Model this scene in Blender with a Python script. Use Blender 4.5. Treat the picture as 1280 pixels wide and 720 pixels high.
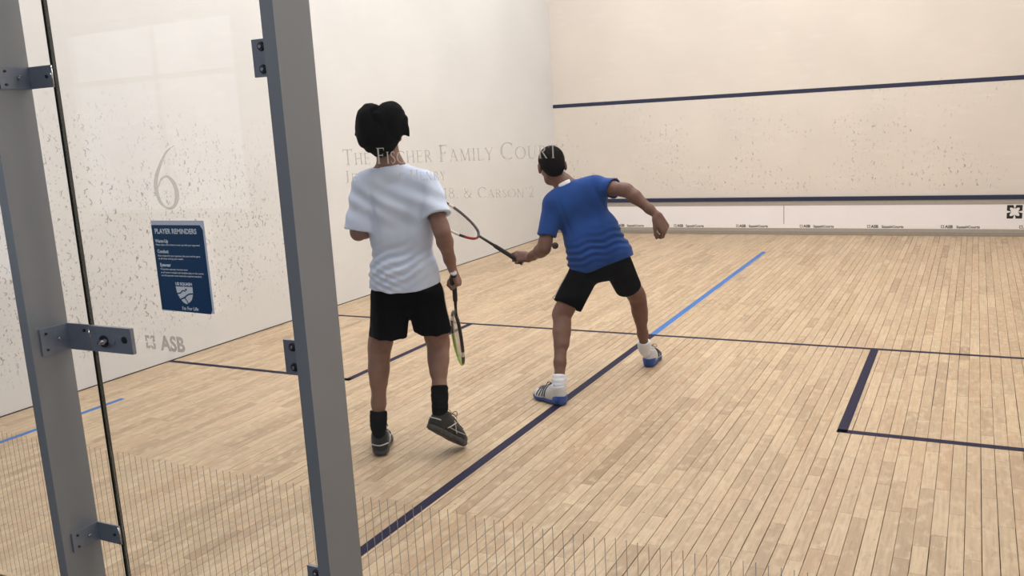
import bpy, bmesh, math, random
import numpy as np
from mathutils import Vector, Matrix

for o in list(bpy.data.objects): bpy.data.objects.remove(o, do_unlink=True)
S = bpy.context.scene
COL = S.collection
random.seed(7); np.random.seed(7)

# ------------------------------------------------------------------ camera, world, light, exposure
CAM_LOC = Vector((5.31393, -1.91445, 1.63598))
CAM_R = Vector((0.88869478, 0.45514129, -0.05538955))
CAM_U = Vector((-0.03624467, 0.19016551, 0.98108277))
CAM_F = Vector((-0.45706446, 0.86987556, -0.18549554))
cd = bpy.data.cameras.new('camera'); cam = bpy.data.objects.new('camera', cd); COL.objects.link(cam)
m = Matrix.Identity(4)
for i in range(3):
    m[i][0] = CAM_R[i]; m[i][1] = CAM_U[i]; m[i][2] = -CAM_F[i]; m[i][3] = CAM_LOC[i]
cam.matrix_world = m
cd.sensor_width = 36; cd.lens = 36 * 1110.65 / 1280; cd.clip_start = 0.05
S.camera = cam
S.view_settings.view_transform = 'Standard'; S.view_settings.look = 'None'
S.view_settings.gamma = 1; S.view_settings.use_curve_mapping = False
S.view_settings.exposure = 0.0
W = bpy.data.worlds.new('world'); S.world = W; W.use_nodes = True
W.node_tree.nodes['Background'].inputs[0].default_value = (0.80, 0.88, 1.0, 1)
W.node_tree.nodes['Background'].inputs[1].default_value = 0.8

COURT_W, COURT_L, COURT_H = 6.4, 9.75, 5.6
LAMP_POWER = 37
LAMPS = [(x, y) for y in (1.6, 3.7, 5.8, 7.9) for x in (1.3, 3.2, 5.1)]
def area(name, loc, sx, sy, power, col=(1, 1, 1), rot=(0, 0, 0)):
    l = bpy.data.lights.new(name, 'AREA'); l.shape = 'RECTANGLE'; l.size = sx; l.size_y = sy
    l.energy = power; l.color = col
    o = bpy.data.objects.new(name, l); o.location = loc; o.rotation_euler = rot; COL.objects.link(o)
    return o
for (x, y) in LAMPS:
    area('court_lamp_light', (x, y, COURT_H - 0.16), 0.28, 1.25, LAMP_POWER, (1.0, 0.978, 0.955))
for x in (0.8, 3.2, 5.6):
    area('corridor_lamp_light', (x, -2.6, 2.93), 0.5, 0.5, 22, (0.86, 0.92, 1.0))

# ------------------------------------------------------------------ helpers
def srgb(h):
    if isinstance(h, str):
        h = [int(h[i:i+2], 16) / 255 for i in (0, 2, 4)]
    else: h = [c / 255 for c in h]
    return tuple(c / 12.92 if c <= 0.04045 else ((c + 0.055) / 1.055) ** 2.4 for c in h) + (1,)

class N:
    """small node helper"""
    def __init__(s, name):
        s.m = bpy.data.materials.new(name); s.m.use_nodes = True
        s.t = s.m.node_tree; s.b = s.t.nodes['Principled BSDF']; s.out = s.t.nodes['Material Output']
    def n(s, kind, **kw):
        x = s.t.nodes.new(kind)
        for k, v in kw.items():
            if k in x.inputs: s.put(x.inputs[k], v)
            else: setattr(x, k, v)
        return x
    def put(s, inp, v):
        if isinstance(v, bpy.types.NodeSocket): s.t.links.new(v, inp)
        else: inp.default_value = v
    def math(s, op, a, b=0.0, c=None):
        x = s.t.nodes.new('ShaderNodeMath'); x.operation = op
        s.put(x.inputs[0], a); s.put(x.inputs[1], b)
        if c is not None: s.put(x.inputs[2], c)
        return x.outputs[0]
    def mix(s, f, a, b, blend='MIX'):
        x = s.t.nodes.new('ShaderNodeMix'); x.data_type = 'RGBA'; x.blend_type = blend
        s.put(x.inputs[0], f); s.put(x.inputs[6], a); s.put(x.inputs[7], b)
        return x.outputs[2]
    def ramp(s, f, lo, hi):
        x = s.t.nodes.new('ShaderNodeMapRange'); x.clamp = True
        s.put(x.inputs[0], f); x.inputs[1].default_value = lo; x.inputs[2].default_value = hi
        return x.outputs[0]
    def pos(s):
        return s.t.nodes.new('ShaderNodeNewGeometry').outputs['Position']
    def scale(s, v, k):
        x = s.t.nodes.new('ShaderNodeVectorMath'); x.operation = 'MULTIPLY'
        s.put(x.inputs[0], v); x.inputs[1].default_value = k
        return x.outputs[0]
    def noise(s, v, sc, det=3, out='Fac', rough=0.5):
        x = s.t.nodes.new('ShaderNodeTexNoise'); s.put(x.inputs['Vector'], v)
        x.inputs['Scale'].default_value = sc; x.inputs['Detail'].default_value = det
        x.inputs['Roughness'].default_value = rough
        return x.outputs[out]
    def bump(s, h, st=0.2, d=0.002):
        x = s.t.nodes.new('ShaderNodeBump'); x.inputs['Strength'].default_value = st
        x.inputs['Distance'].default_value = d; s.put(x.inputs['Height'], h)
        s.t.links.new(x.outputs[0], s.b.inputs['Normal'])
    def set(s, **kw):
        for k, v in kw.items(): s.put(s.b.inputs[k.replace('_', ' ')], v)
        return s

def plain(name, col, rough=0.5, metal=0.0, noise=0.06, scale=40, bump=0.0, spec=0.5, sheen=0.0):
    a = N(name); p = a.pos(); c = srgb(col)
    f = a.noise(p, scale, 4)
    d = tuple(x * (1 - noise * 2) for x in c[:3]) + (1,)
    l = tuple(min(1, x * (1 + noise * 2)) for x in c[:3]) + (1,)
    a.set(Base_Color=a.mix(f, d, l), Roughness=rough, Metallic=metal, Specular_IOR_Level=spec)
    if sheen: a.set(Sheen_Weight=sheen)
    if bump: a.bump(a.noise(p, scale * 4, 3), bump)
    return a.m

def link(name, me, mat=None, parent=None, label=None):
    o = bpy.data.objects.new(name, me); COL.objects.link(o)
    if mat is not None:
        for x in (mat if isinstance(mat, (list, tuple)) else [mat]): me.materials.append(x)
    if parent is not None: o.parent = parent
    if label: o['label'] = label
    return o
def tag(o, label, cat, group=None):
    o['label'] = label; o['category'] = cat
    if group: o['group'] = group
    return o
def empty(name, loc=(0, 0, 0)):
    o = bpy.data.objects.new(name, None); o.location = loc; o.empty_display_size = 0.05
    COL.objects.link(o); return o
def structure(o): o['kind'] = 'structure'; return o
def adopt(root, *parts):
    """parent parts modelled in world coordinates under an Empty that stands somewhere"""
    for q in parts:
        q.parent = root; q.matrix_parent_inverse = Matrix.Translation(-root.location)

class MB:
    def __init__(s): s.bm = bmesh.new()
    def box(s, x0, x1, y0, y1, z0, z1, mi=0, M=None):
        vs = [s.bm.verts.new((x, y, z)) for z in (z0, z1) for y in (y0, y1) for x in (x0, x1)]
        fs = []
        for f in ((0, 2, 3, 1), (4, 5, 7, 6), (0, 1, 5, 4), (2, 6, 7, 3), (0, 4, 6, 2), (1, 3, 7, 5)):
            q = s.bm.faces.new([vs[i] for i in f]); q.material_index = mi; fs.append(q)
        if M is not None: bmesh.ops.transform(s.bm, matrix=M, verts=vs)
        return vs
    def cyl(s, a, b, ra, rb=None, n=16, mi=0, cap=True):
        a = Vector(a); b = Vector(b); rb = ra if rb is None else rb
        d = (b - a).normalized(); u = d.orthogonal().normalized(); w = d.cross(u)
        A = []; B = []
        for i in range(n):
            t = 2 * math.pi * i / n; o = u * math.cos(t) + w * math.sin(t)
            A.append(s.bm.verts.new(a + o * ra)); B.append(s.bm.verts.new(b + o * rb))
        for i in range(n):
            f = s.bm.faces.new((A[i], A[(i+1) % n], B[(i+1) % n], B[i])); f.smooth = True; f.material_index = mi
        if cap:
            s.bm.faces.new(A[::-1]).material_index = mi; s.bm.faces.new(B).material_index = mi
        return s
    def tube(s, pts, r, n=8, closed=False, mi=0, sx=1.0, up=None):
        """r number or list; sx flattens the section along the 'up' side"""
        P = [Vector(p) for p in pts]; L = len(P); R = r if isinstance(r, (list, tuple)) else [r] * L
        rings = []; prev = None
        for i in range(L):
            if closed: d = (P[(i+1) % L] - P[i-1]).normalized()
            else: d = (P[min(i+1, L-1)] - P[max(i-1, 0)]).normalized()
            if up is not None: u = (Vector(up) - d * d.dot(Vector(up))).normalized()
            elif prev is None: u = d.orthogonal().normalized()
            else: u = (prev - d * prev.dot(d)).normalized()
            prev = u; w = d.cross(u)
            rings.append([s.bm.verts.new(P[i] + (u * math.cos(2*math.pi*k/n) * sx + w * math.sin(2*math.pi*k/n)) * R[i]) for k in range(n)])
        for i in range(L if closed else L - 1):
            a = rings[i]; b = rings[(i+1) % L]
            for k in range(n):
                f = s.bm.faces.new((a[k], a[(k+1) % n], b[(k+1) % n], b[k])); f.smooth = True; f.material_index = mi
        if not closed:
            s.bm.faces.new(rings[0][::-1]).material_index = mi; s.bm.faces.new(rings[-1]).material_index = mi
        return s
    def poly(s, pts, mi=0):
        vs = [s.bm.verts.new(p) for p in pts]; f = s.bm.faces.new(vs); f.material_index = mi; return vs
    def prism(s, pts, z0, z1, M=None, mi=0):
        a = [s.bm.verts.new((x, y, z0)) for x, y in pts]; b = [s.bm.verts.new((x, y, z1)) for x, y in pts]
        s.bm.faces.new(a[::-1]).material_index = mi; s.bm.faces.new(b).material_index = mi
        for i in range(len(a)):
            s.bm.faces.new((a[i], a[(i+1) % len(a)], b[(i+1) % len(a)], b[i])).material_index = mi
        if M is not None: bmesh.ops.transform(s.bm, matrix=M, verts=a + b)
        return s
    def mesh(s, name, bevel=0.0, recalc=True):
        if bevel:
            bmesh.ops.bevel(s.bm, geom=[e for e in s.bm.edges if not e.smooth or e.calc_face_angle(0) > 0.6],
                            offset=bevel, segments=2, affect='EDGES', clamp_overlap=True)
        if recalc: bmesh.ops.recalc_face_normals(s.bm, faces=s.bm.faces)
        me = bpy.data.meshes.new(name); s.bm.to_mesh(me); s.bm.free(); return me
    def obj(s, name, mat, parent=None, label=None, bevel=0.0):
        return link(name, s.mesh(name, bevel), mat, parent, label)
# ------------------------------------------------------------------ materials of the court
def wall_mat(name, base, axis, dense):
    """plaster with ball marks; axis 0: wall lies in YZ, 1: in XZ"""
    a = N(name); p = a.pos()
    sep = a.n('ShaderNodeSeparateXYZ', Vector=p)
    u = sep.outputs[1] if axis == 0 else sep.outputs[0]; z = sep.outputs[2]
    cmb = a.n('ShaderNodeCombineXYZ', X=u, Y=z)
    v = cmb.outputs[0]
    c = srgb(base)
    f = a.noise(v, 1.1, 3)
    col = a.mix(a.ramp(f, .35, .65), tuple(x * .965 for x in c[:3]) + (1,), tuple(min(1, x * 1.02) for x in c[:3]) + (1,))
    # pale wiped streaks
    st = a.noise(a.scale(v, (1.2, 5, 1)), 3.0, 4)
    col = a.mix(a.math('MULTIPLY', a.ramp(st, .55, .8), .25), col, (0.86, 0.84, 0.82, 1))
    masks = []
    for sc, lo, keep, seed in ((14.0, 0.09, dense * 1.2, 0.0), (30.0, 0.13, dense * 1.3, 7.3), (9.0, 0.05, dense * .5, 3.1)):
        vv = a.n('ShaderNodeVectorMath', operation='ADD'); a.put(vv.inputs[0], v); vv.inputs[1].default_value = (seed, seed * .7, 0)
        wob = a.n('ShaderNodeVectorMath', operation='ADD')
        nz = a.n('ShaderNodeVectorMath', operation='MULTIPLY'); a.put(nz.inputs[0], a.noise(v, 30, 2, 'Color')); nz.inputs[1].default_value = (.05, .05, 0)
        a.put(wob.inputs[0], vv.outputs[0]); a.put(wob.inputs[1], nz.outputs[0])
        vo = a.n('ShaderNodeTexVoronoi', voronoi_dimensions='2D', Scale=sc); a.put(vo.inputs['Vector'], wob.outputs[0])
        vo.inputs['Randomness'].default_value = 1
        sc3 = a.n('ShaderNodeSeparateColor', Color=vo.outputs['Color'])
        # crescent: a ring cut by a second, shifted distance
        dist = vo.outputs['Distance']
        ring = a.math('SUBTRACT', 1.0, a.ramp(a.math('ABSOLUTE', a.math('SUBTRACT', dist, a.math('MULTIPLY', sc3.outputs[1], .22))), lo * .25, lo))
        loc = a.n('ShaderNodeVectorMath', operation='SUBTRACT')
        sx = a.n('ShaderNodeVectorMath', operation='SCALE'); a.put(sx.inputs[0], wob.outputs[0]); sx.inputs['Scale'].default_value = 1.0
        a.put(loc.inputs[0], sx.outputs[0]); a.put(loc.inputs[1], vo.outputs['Position'])
        sl = a.n('ShaderNodeSeparateXYZ', Vector=loc.outputs[0])
        side = a.ramp(a.math('ADD', sl.outputs[0], a.math('MULTIPLY', sl.outputs[1], a.math('SUBTRACT', sc3.outputs[2], .5))), 0.0, 0.006)
        pick = a.math('LESS_THAN', sc3.outputs[0], keep)
        masks.append(a.math('MULTIPLY', a.math('MULTIPLY', ring, side), pick))
    mk = masks[0]
    for q in masks[1:]: mk = a.math('MAXIMUM', mk, q)
    # where the balls hit
    if axis == 0:
        band = a.math('MULTIPLY', a.ramp(z, 0.12, 0.40), a.math('SUBTRACT', 1.0, a.ramp(z, 0.95, 2.1)))
        along = a.math('ADD', a.math('MULTIPLY', a.math('SUBTRACT', 1.0, a.ramp(u, 2.3, 4.6)), 1.0), 0.10)
        big = a.ramp(a.noise(v, 1.6, 3), .28, .52)
        dens = a.math('MULTIPLY', a.math('MULTIPLY', band, along), big)
        dens = a.math('ADD', dens, .05)
    else:
        band = a.math('MULTIPLY', a.ramp(z, 0.5, 0.62), a.math('SUBTRACT', 1.0, a.ramp(z, 1.1, 2.0)))
        big = a.ramp(a.noise(v, 1.3, 3), .40, .62)
        dens = a.math('ADD', a.math('MULTIPLY', band, big), .04)
    rnd = a.noise(v, 9.0, 3)
    mk = a.math('MULTIPLY', mk, a.ramp(a.math('ADD', a.math('MULTIPLY', dens, .75), a.math('MULTIPLY', rnd, .55)), .38, .66))
    tone = a.mix(a.noise(v, 6.0, 2), srgb('a09a98'), srgb('605e64'))
    col = a.mix(a.math('MULTIPLY', mk, .80), col, tone)
    a.set(Base_Color=col, Roughness=.55, Specular_IOR_Level=.3)
    a.bump(a.noise(v, 60, 4), .12, .002)
    return a.m
M_WALL_L = wall_mat('left_wall_plaster', 'dadbde', 0, .68)
M_WALL_F = wall_mat('front_wall_plaster', 'dcd5cf', 1, .30)
M_WALL_R = wall_mat('right_wall_plaster', 'd9cec4', 0, .5)
M_CEIL = plain('ceiling_paint', 'dcd8d2', .9)
M_NAVY = plain('navy_line_paint', '1d2447', .45, noise=.05, scale=30)
M_LNAVY = plain('navy_floor_line_paint', '1c1a38', .6, noise=.08, scale=20, spec=.15)
M_LBLUE = plain('blue_floor_line_paint', '3f70b4', .6, noise=.08, scale=20, spec=.2)

def maple():
    a = N('maple_plank'); p = a.pos()
    at = a.n('ShaderNodeAttribute', attribute_name='tone', attribute_type='GEOMETRY')
    s = a.n('ShaderNodeSeparateColor', Color=at.outputs['Color'])
    base = a.mix(s.outputs[0], srgb('9e876d'), srgb('c9b396'))
    base = a.mix(a.math('MULTIPLY', s.outputs[1], .5), base, srgb('bf9f80'))
    off = a.n('ShaderNodeCombineXYZ', X=a.math('MULTIPLY', s.outputs[2], 13.0), Y=a.math('MULTIPLY', s.outputs[2], 31.0), Z=0.0)
    q = a.n('ShaderNodeVectorMath', operation='ADD'); a.put(q.inputs[0], p); a.put(q.inputs[1], off.outputs[0])
    g = a.noise(a.scale(q.outputs[0], (38, 2.4, 1)), 2.2, 5, rough=.6)
    base = a.mix(a.math('MULTIPLY', a.ramp(g, .42, .70), .45), base, srgb('927d69'))
    fig = a.noise(a.scale(q.outputs[0], (9, 4.0, 1)), 3.0, 4)
    base = a.mix(a.math('MULTIPLY', a.ramp(fig, .50, .66), .45), base, srgb('d2c1a6'))
    sw = a.noise(a.scale(q.outputs[0], (26, 11, 1)), 1.0, 6, rough=.7)
    base = a.mix(a.math('MULTIPLY', a.ramp(sw, .56, .64), .30), base, srgb('8a7460'))
    wear = a.noise(p, 1.2, 4)
    base = a.mix(a.math('MULTIPLY', a.ramp(wear, .42, .7), .30), base, srgb('b09a84'))
    vo = a.n('ShaderNodeTexVoronoi', Scale=9.0); a.put(vo.inputs['Vector'], p)
    vc = a.n('ShaderNodeSeparateColor', Color=vo.outputs['Color'])
    dot = a.math('MULTIPLY', a.math('LESS_THAN', vo.outputs['Distance'], .045), a.math('LESS_THAN', vc.outputs[0], .35))
    base = a.mix(a.math('MULTIPLY', dot, .6), base, srgb('4a3a30'))
    sc = a.noise(a.scale(p, (2.0, 7, 1)), 6, 3)
    base = a.mix(a.math('MULTIPLY', a.math('MULTIPLY', a.ramp(sc, .66, .72), a.ramp(wear, .5, .6)), .25), base, srgb('5b4c40'))
    a.set(Base_Color=base, Roughness=a.math('ADD', .38, a.math('MULTIPLY', g, .15)), Specular_IOR_Level=.35)
    a.bump(g, .08, .001)
    return a.m
M_MAPLE = maple()
M_SUB = plain('floor_gap_dark', '3a2a20', .9)

# ------------------------------------------------------------------ floor: strips of maple
floor = structure(empty('floor', (0, 0, 0)))
mb = MB(); mb.box(-0.02, COURT_W + 0.02, -0.03, COURT_L + 0.02, -0.05, -0.006)
mb.obj('subfloor', M_SUB, floor)
PITCH = 0.0575
off = 5.333 % PITCH - PITCH
rows = []
rs = random.Random(11)
planks = []
x = off
while x < COURT_W:
    x0 = max(0.0, x); x1 = min(COURT_W, x + PITCH)
    if x1 - x0 > .01:
        y = -0.01 - rs.random() * .5
        while y < COURT_L:
            L = rs.choice((.22, .27, .32, .38, .45, .55, .7, .9))
            y0 = max(y, -0.01); y1 = min(y + L, COURT_L)
            if y1 - y0 > .03:
                planks.append((x0, x1, y0, y1, min(1, max(0, rs.gauss(.62, .24))), rs.random() ** 2.5, rs.random(),
                               rs.choice((.0006, .0008, .0010, .0016)), rs.random() * .0003))
            y += L
    x += PITCH
def plank_verts(x0, x1, y0, y1, g, dz):
    b = .0008; z = -dz
    xa, xb, ya, yb = x0 + g, x1 - g, y0 + .0004, y1 - .0004
    o = [(xa, ya), (xb, ya), (xb, yb), (xa, yb)]
    i = [(xa + b, ya + b), (xb - b, ya + b), (xb - b, yb - b), (xa + b, yb - b)]
    v = [(px, py, -0.008) for px, py in o] + [(px, py, z - .0007) for px, py in o] + [(px, py, z) for px, py in i]
    f = [(8, 9, 10, 11)]
    for k in range(4):
        n = (k + 1) % 4
        f += [(k, n, 4 + n, 4 + k), (4 + k, 4 + n, 8 + n, 8 + k)]
    return v, f
def plank_mesh(name, items):
    V = []; F = []; T = []
    for (x0, x1, y0, y1, a1, a2, a3, g, dz) in items:
        v, f = plank_verts(x0, x1, y0, y1, g, dz); o = len(V)
        V += v; F += [tuple(q + o for q in ff) for ff in f]; T += [(a1, a2, a3, 1)] * len(f)
    me = bpy.data.meshes.new(name); me.from_pydata(V, [], F)
    at = me.attributes.new('tone', 'FLOAT_COLOR', 'FACE'); at.data.foreach_set('color', [c for t in T for c in t])
    return me
def in_view(q):
    cx, cy = (q[0] + q[1]) / 2, (q[2] + q[3]) / 2
    d = Vector((cx, cy, 0)) - CAM_LOC; z = d.dot(CAM_F)
    if z < .2: return 0
    u = 640 + 1110.6 * d.dot(CAM_R) / z; v = 360 - 1110.6 * d.dot(CAM_U) / z
    if not (0 < u < 1280 and 0 < v < 720): return 0
    return (q[1] - q[0]) * (q[3] - q[2]) * -d.z / z ** 3
order = sorted(planks, key=in_view, reverse=True)
for q in order[:290]: link('plank', plank_mesh('plank', [q]), M_MAPLE, floor)
o = link('plank_field', plank_mesh('plank_field', order[290:]), M_MAPLE, floor); o['kind'] = 'stuff'

def fline(x0, x1, y0, y1, mat=M_LNAVY, label=None):
    mb = MB(); mb.box(x0, x1, y0, y1, 0.0002, 0.0010)
    return mb.obj('painted_line', mat, floor, label)
HX = 3.222
fline(0.0, COURT_W, 4.255, 4.295, label='dark short line right across the court')
fline(HX - .026, HX + .026, 0.0, 4.255, label='dark half court line')
fline(HX - .026, HX + .024, 4.30, 8.30, M_LBLUE, 'blue centre line towards the front wall')
fline(1.635, 1.685, 2.60, 4.255); fline(0.0, 1.685, 2.60, 2.645)
fline(4.745, 4.795, 2.60, 4.255); fline(4.745, COURT_W, 2.592, 2.64)
fline(.435, .475, 0.3, 1.82, M_LBLUE, 'short blue line near the left wall')

# ------------------------------------------------------------------ walls
mb = MB(); mb.box(-.2, 0, -.02, COURT_L + .2, -.05, COURT_H); wl = structure(mb.obj('wall_left', M_WALL_L))
mb = MB(); mb.box(0, COURT_W, COURT_L, COURT_L + .2, -.05, COURT_H); wf = structure(mb.obj('wall_front', M_WALL_F))
mb = MB(); mb.box(COURT_W, COURT_W + .2, -.02, COURT_L + .2, -.05, COURT_H); structure(mb.obj('wall_right', M_WALL_R))
mb = MB(); mb.box(-.2, COURT_W + .2, -.1, COURT_L + .2, COURT_H, COURT_H + .2); structure(mb.obj('ceiling', M_CEIL))
mb = MB(); mb.box(-.2, COURT_W + .2, -.12, -.02, 2.75, COURT_H); structure(mb.obj('wall_above_glass', M_WALL_R))
mb = MB(); mb.box(0.0, .004, 0, COURT_L, .0003, .007); structure(mb.obj('trim_1', plain('dark_floor_joint', '3b332e', .9)))
mb = MB(); mb.box(COURT_W - .004, COURT_W, 0, COURT_L, .0003, .007); structure(mb.obj('trim_2', bpy.data.materials['dark_floor_joint']))
# front wall markings
mb = MB(); mb.box(0, COURT_W, COURT_L - .0015, COURT_L, 1.763, 1.813); mb.obj('service_line', M_NAVY, wf)
mb = MB(); mb.box(0, COURT_W, COURT_L - .0015, COURT_L, 4.57, 4.62); mb.obj('out_line', M_NAVY, wf)
# the tin
M_ALU = plain('brushed_aluminium', 'aaa6a0', .45, .25, .05, 25)
M_TINW = plain('white_tin_board', 'efecf2', .4, noise=.02, scale=4)
M_BLACK = plain('black_print', '16161a', .6)
tin = tag(empty('tin', (3.2, COURT_L - .02, 0)), 'white tin board along the foot of the front wall under a navy top line', 'squash tin')
Y0 = COURT_L
parts = []
mb = MB(); mb.box(0.002, COURT_W - .002, Y0 - .030, Y0 - .0005, .430, .480); parts.append(mb.obj('top_rail', M_NAVY, label='navy top rail'))
mb = MB(); mb.box(0.002, COURT_W - .002, Y0 - .022, Y0 - .0005, .372, .430); parts.append(mb.obj('grey_strip', M_ALU))
mb = MB(); mb.box(0.002, 3.172, Y0 - .020, Y0 - .0005, .085, .372, 0); parts.append(mb.obj('board', M_TINW))
mb = MB(); mb.box(3.180, COURT_W - .002, Y0 - .020, Y0 - .0005, .085, .372); parts.append(mb.obj('board', M_TINW))
mb = MB(); mb.box(3.166, 3.186, Y0 - .014, Y0 - .0005, .0, .48); parts.append(mb.obj('joint', plain('joint_grey', '6f6a68', .7)))
mb = MB(); mb.box(0.002, COURT_W - .002, Y0 - .0225, Y0 - .020, .084, .136); parts.append(mb.obj('logo_strip', plain('white_strip', 'f0ecee', .35), label='bright white strip'))
mb = MB(); mb.box(0.002, COURT_W - .002, Y0 - .026, Y0 - .0005, .045, .084); parts.append(mb.obj('base_strip', M_ALU))
mb = MB(); mb.box(0.002, COURT_W - .002, Y0 - .034, Y0 - .0005, .0015, .045); parts.append(mb.obj('base_rail', plain('warm_grey_rail', '9b948c', .5, .2)))

def text_mesh(body, size, depth=0.0, bold=0.0, align='LEFT', spacing=1.0):
    cu = bpy.data.curves.new('t', 'FONT'); cu.body = body; cu.size = size; cu.extrude = depth; cu.offset = bold
    cu.align_x = align; cu.space_character = spacing; cu.resolution_u = 4
    o = bpy.data.objects.new('t', cu); COL.objects.link(o)
    bpy.context.view_layer.update()
    me = bpy.data.meshes.new_from_object(o.evaluated_get(bpy.context.evaluated_depsgraph_get()))
    bpy.data.objects.remove(o); bpy.data.curves.remove(cu)
    return me
def place_flat(me, origin, xdir=(1, 0, 0), zdir=(0, 0, 1), sx=1.0, sz=1.0):
    """lay a mesh made in the XY plane on a wall"""
    X = Vector(xdir); Z = Vector(zdir); Nn = X.cross(Z)
    M = Matrix.Identity(4)
    for i in range(3): M[i][0] = X[i] * sx; M[i][1] = Z[i] * sz; M[i][2] = Nn[i]; M[i][3] = origin[i]
    me.transform(M); return me
def width_of(me):
    xs = [v.co.x for v in me.vertices]; return max(xs) - min(xs)
def join_meshes(name, meshes):
    bm = bmesh.new()
    for q in meshes: bm.from_mesh(q); bpy.data.meshes.remove(q)
    me = bpy.data.meshes.new(name); bm.to_mesh(me); bm.free(); return me
def emblem_mesh(s):
    """square of four L corners whose ends bite inwards, side s, centred"""
    bm = bmesh.new(); h = s / 2; t = s * .19; g = s * .10; k = s * .13
    L = [(-h, g), (-h, h), (-g, h), (-g, h - k * .4), (-g - 0.02 * s, h - t - k * .5), (-g - k * .9, h - t), (-h + t, h - t), (-h + t, g + k * .9), (-h + t + k * .5, g + .02 * s), (-h + k * .4, g)]
    L = [(-h, g*.9), (-h, h), (-g*.9, h), (-g*.2, h - t - k*.7), (-g - k*.6, h - t), (-h + t, h - t), (-h + t, g + k*.6), (-h + t + k*.7, g*.2)]
    for sx, sy in ((1, 1), (-1, 1), (-1, -1), (1, -1)):
        pts = [(x * sx, y * sy, 0) for x, y in L]
        if sx * sy < 0: pts = pts[::-1]
        bm.faces.new([bm.verts.new(q) for q in pts])
    me = bpy.data.meshes.new('e'); bm.to_mesh(me); bm.free(); return me
def shift(me, x, y, z=0): me.transform(Matrix.Translation((x, y, z))); return me

xs = [0.05, 0.89, 1.727, 2.565, 3.373, 4.172, 4.99, 5.80]
for x in xs:
    e = shift(emblem_mesh(.034), .018, .017)
    a = text_mesh('ASB', .049, bold=.0018); shift(a, .045, .0)
    w = text_mesh('SquashCourts', .044, bold=.0013); sc = .245 / width_of(w); w.transform(Matrix.Diagonal((sc, 1, 1, 1))); shift(w, .165, 0)
    me = join_meshes('lettering', [e, a, w]); place_flat(me, (x, Y0 - .0232, .093))
    parts.append(link('lettering', me, M_BLACK))
me = place_flat(emblem_mesh(.155), (5.747, Y0 - .0212, .285)); parts.append(link('emblem', me, M_BLACK))
adopt(tin, *parts)

# ------------------------------------------------------------------ ceiling lamps of the court
M_DIFF = N('lamp_diffuser'); M_DIFF.set(Base_Color=(1, .95, .88, 1), Emission_Color=(1, .95, .88, 1), Emission_Strength=4.0); M_DIFF = M_DIFF.m
M_LAMPB = plain('lamp_housing_white', 'e8e8e8', .5)
rowname = ['over the back of the court', 'over the service boxes', 'over the middle of the court', 'nearest the front wall']
for i, (x, y) in enumerate(LAMPS):
    t = tag(empty('ceiling_lamp', (x, y, COURT_H)), 'long white ceiling lamp %s, %s' % (rowname[i // 3], ['left', 'middle', 'right'][i % 3]), 'lamp', 'court ceiling lamps')
    mb = MB(); mb.box(-.17, .17, -.66, .66, -.10, -.001); mb.obj('housing', M_LAMPB, t)
    mb = MB(); mb.box(-.15, .15, -.63, .63, -.112, -.1005); mb.obj('diffuser', M_DIFF, t)

# ------------------------------------------------------------------ corridor behind the camera (seen only as a reflection)
M_CFLOOR = plain('corridor_floor', '5f5a58', .6); M_CWALL = plain('corridor_paint', '7f7c7a', .8)
mb = MB(); mb.box(-5.6, COURT_W + 1.5, -5.4, -.031, -.08, -.004); structure(mb.obj('floor_corridor', M_CFLOOR))
mb = MB(); mb.box(-5.6, COURT_W + 1.5, -5.4, -.125, 3.0, 3.1); structure(mb.obj('ceiling_corridor', plain('corridor_ceiling', '9a9794', .9)))
mb = MB()
mb.box(-5.6, COURT_W + 1.5, -5.5, -5.4, -.08, .80); mb.box(-5.6, COURT_W + 1.5, -5.5, -5.4, 2.90, 3.1)
mb.box(-1.7, COURT_W + 1.5, -5.5, -5.4, .80, 2.90); mb.box(-5.6, -5.3, -5.5, -5.4, .80, 2.90)
structure(mb.obj('wall_corridor', M_CWALL))
M_FR = plain('window_frame_paint', 'd0d0d0', .5)
mb = MB(); mb.box(-5.3, -1.7, -5.47, -5.43, .80, .84); mb.box(-5.3, -1.7, -5.47, -5.43, 2.30, 2.36)
for x in (-5.3, -4.4, -2.95, -1.74): mb.box(x, x + .04, -5.47, -5.43, .84, 2.90)
structure(mb.obj('window_1', M_FR))
# ------------------------------------------------------------------ glass back wall
def glass_mat():
    a = N('toughened_glass'); a.t.nodes.remove(a.b)
    tr = a.n('ShaderNodeBsdfTransparent', Color=(.972, .985, .98, 1)); gl = a.n('ShaderNodeBsdfGlossy', Roughness=0.0, Color=(1, 1, 1, 1))
    ge = a.n('ShaderNodeNewGeometry'); dt = a.n('ShaderNodeVectorMath', operation='DOT_PRODUCT')
    a.put(dt.inputs[0], ge.outputs['Incoming']); a.put(dt.inputs[1], ge.outputs['Normal'])
    sch = a.math('POWER', a.math('SUBTRACT', 1.0, a.math('ABSOLUTE', dt.outputs['Value'])), 5.0)   # Schlick, the same from both sides
    mx = a.n('ShaderNodeMixShader')
    a.put(mx.inputs[0], a.math('ADD', .04, a.math('MULTIPLY', sch, .96))); a.t.links.new(tr.outputs[0], mx.inputs[1]); a.t.links.new(gl.outputs[0], mx.inputs[2])
    a.t.links.new(mx.outputs[0], a.out.inputs[0]); return a.m
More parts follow.
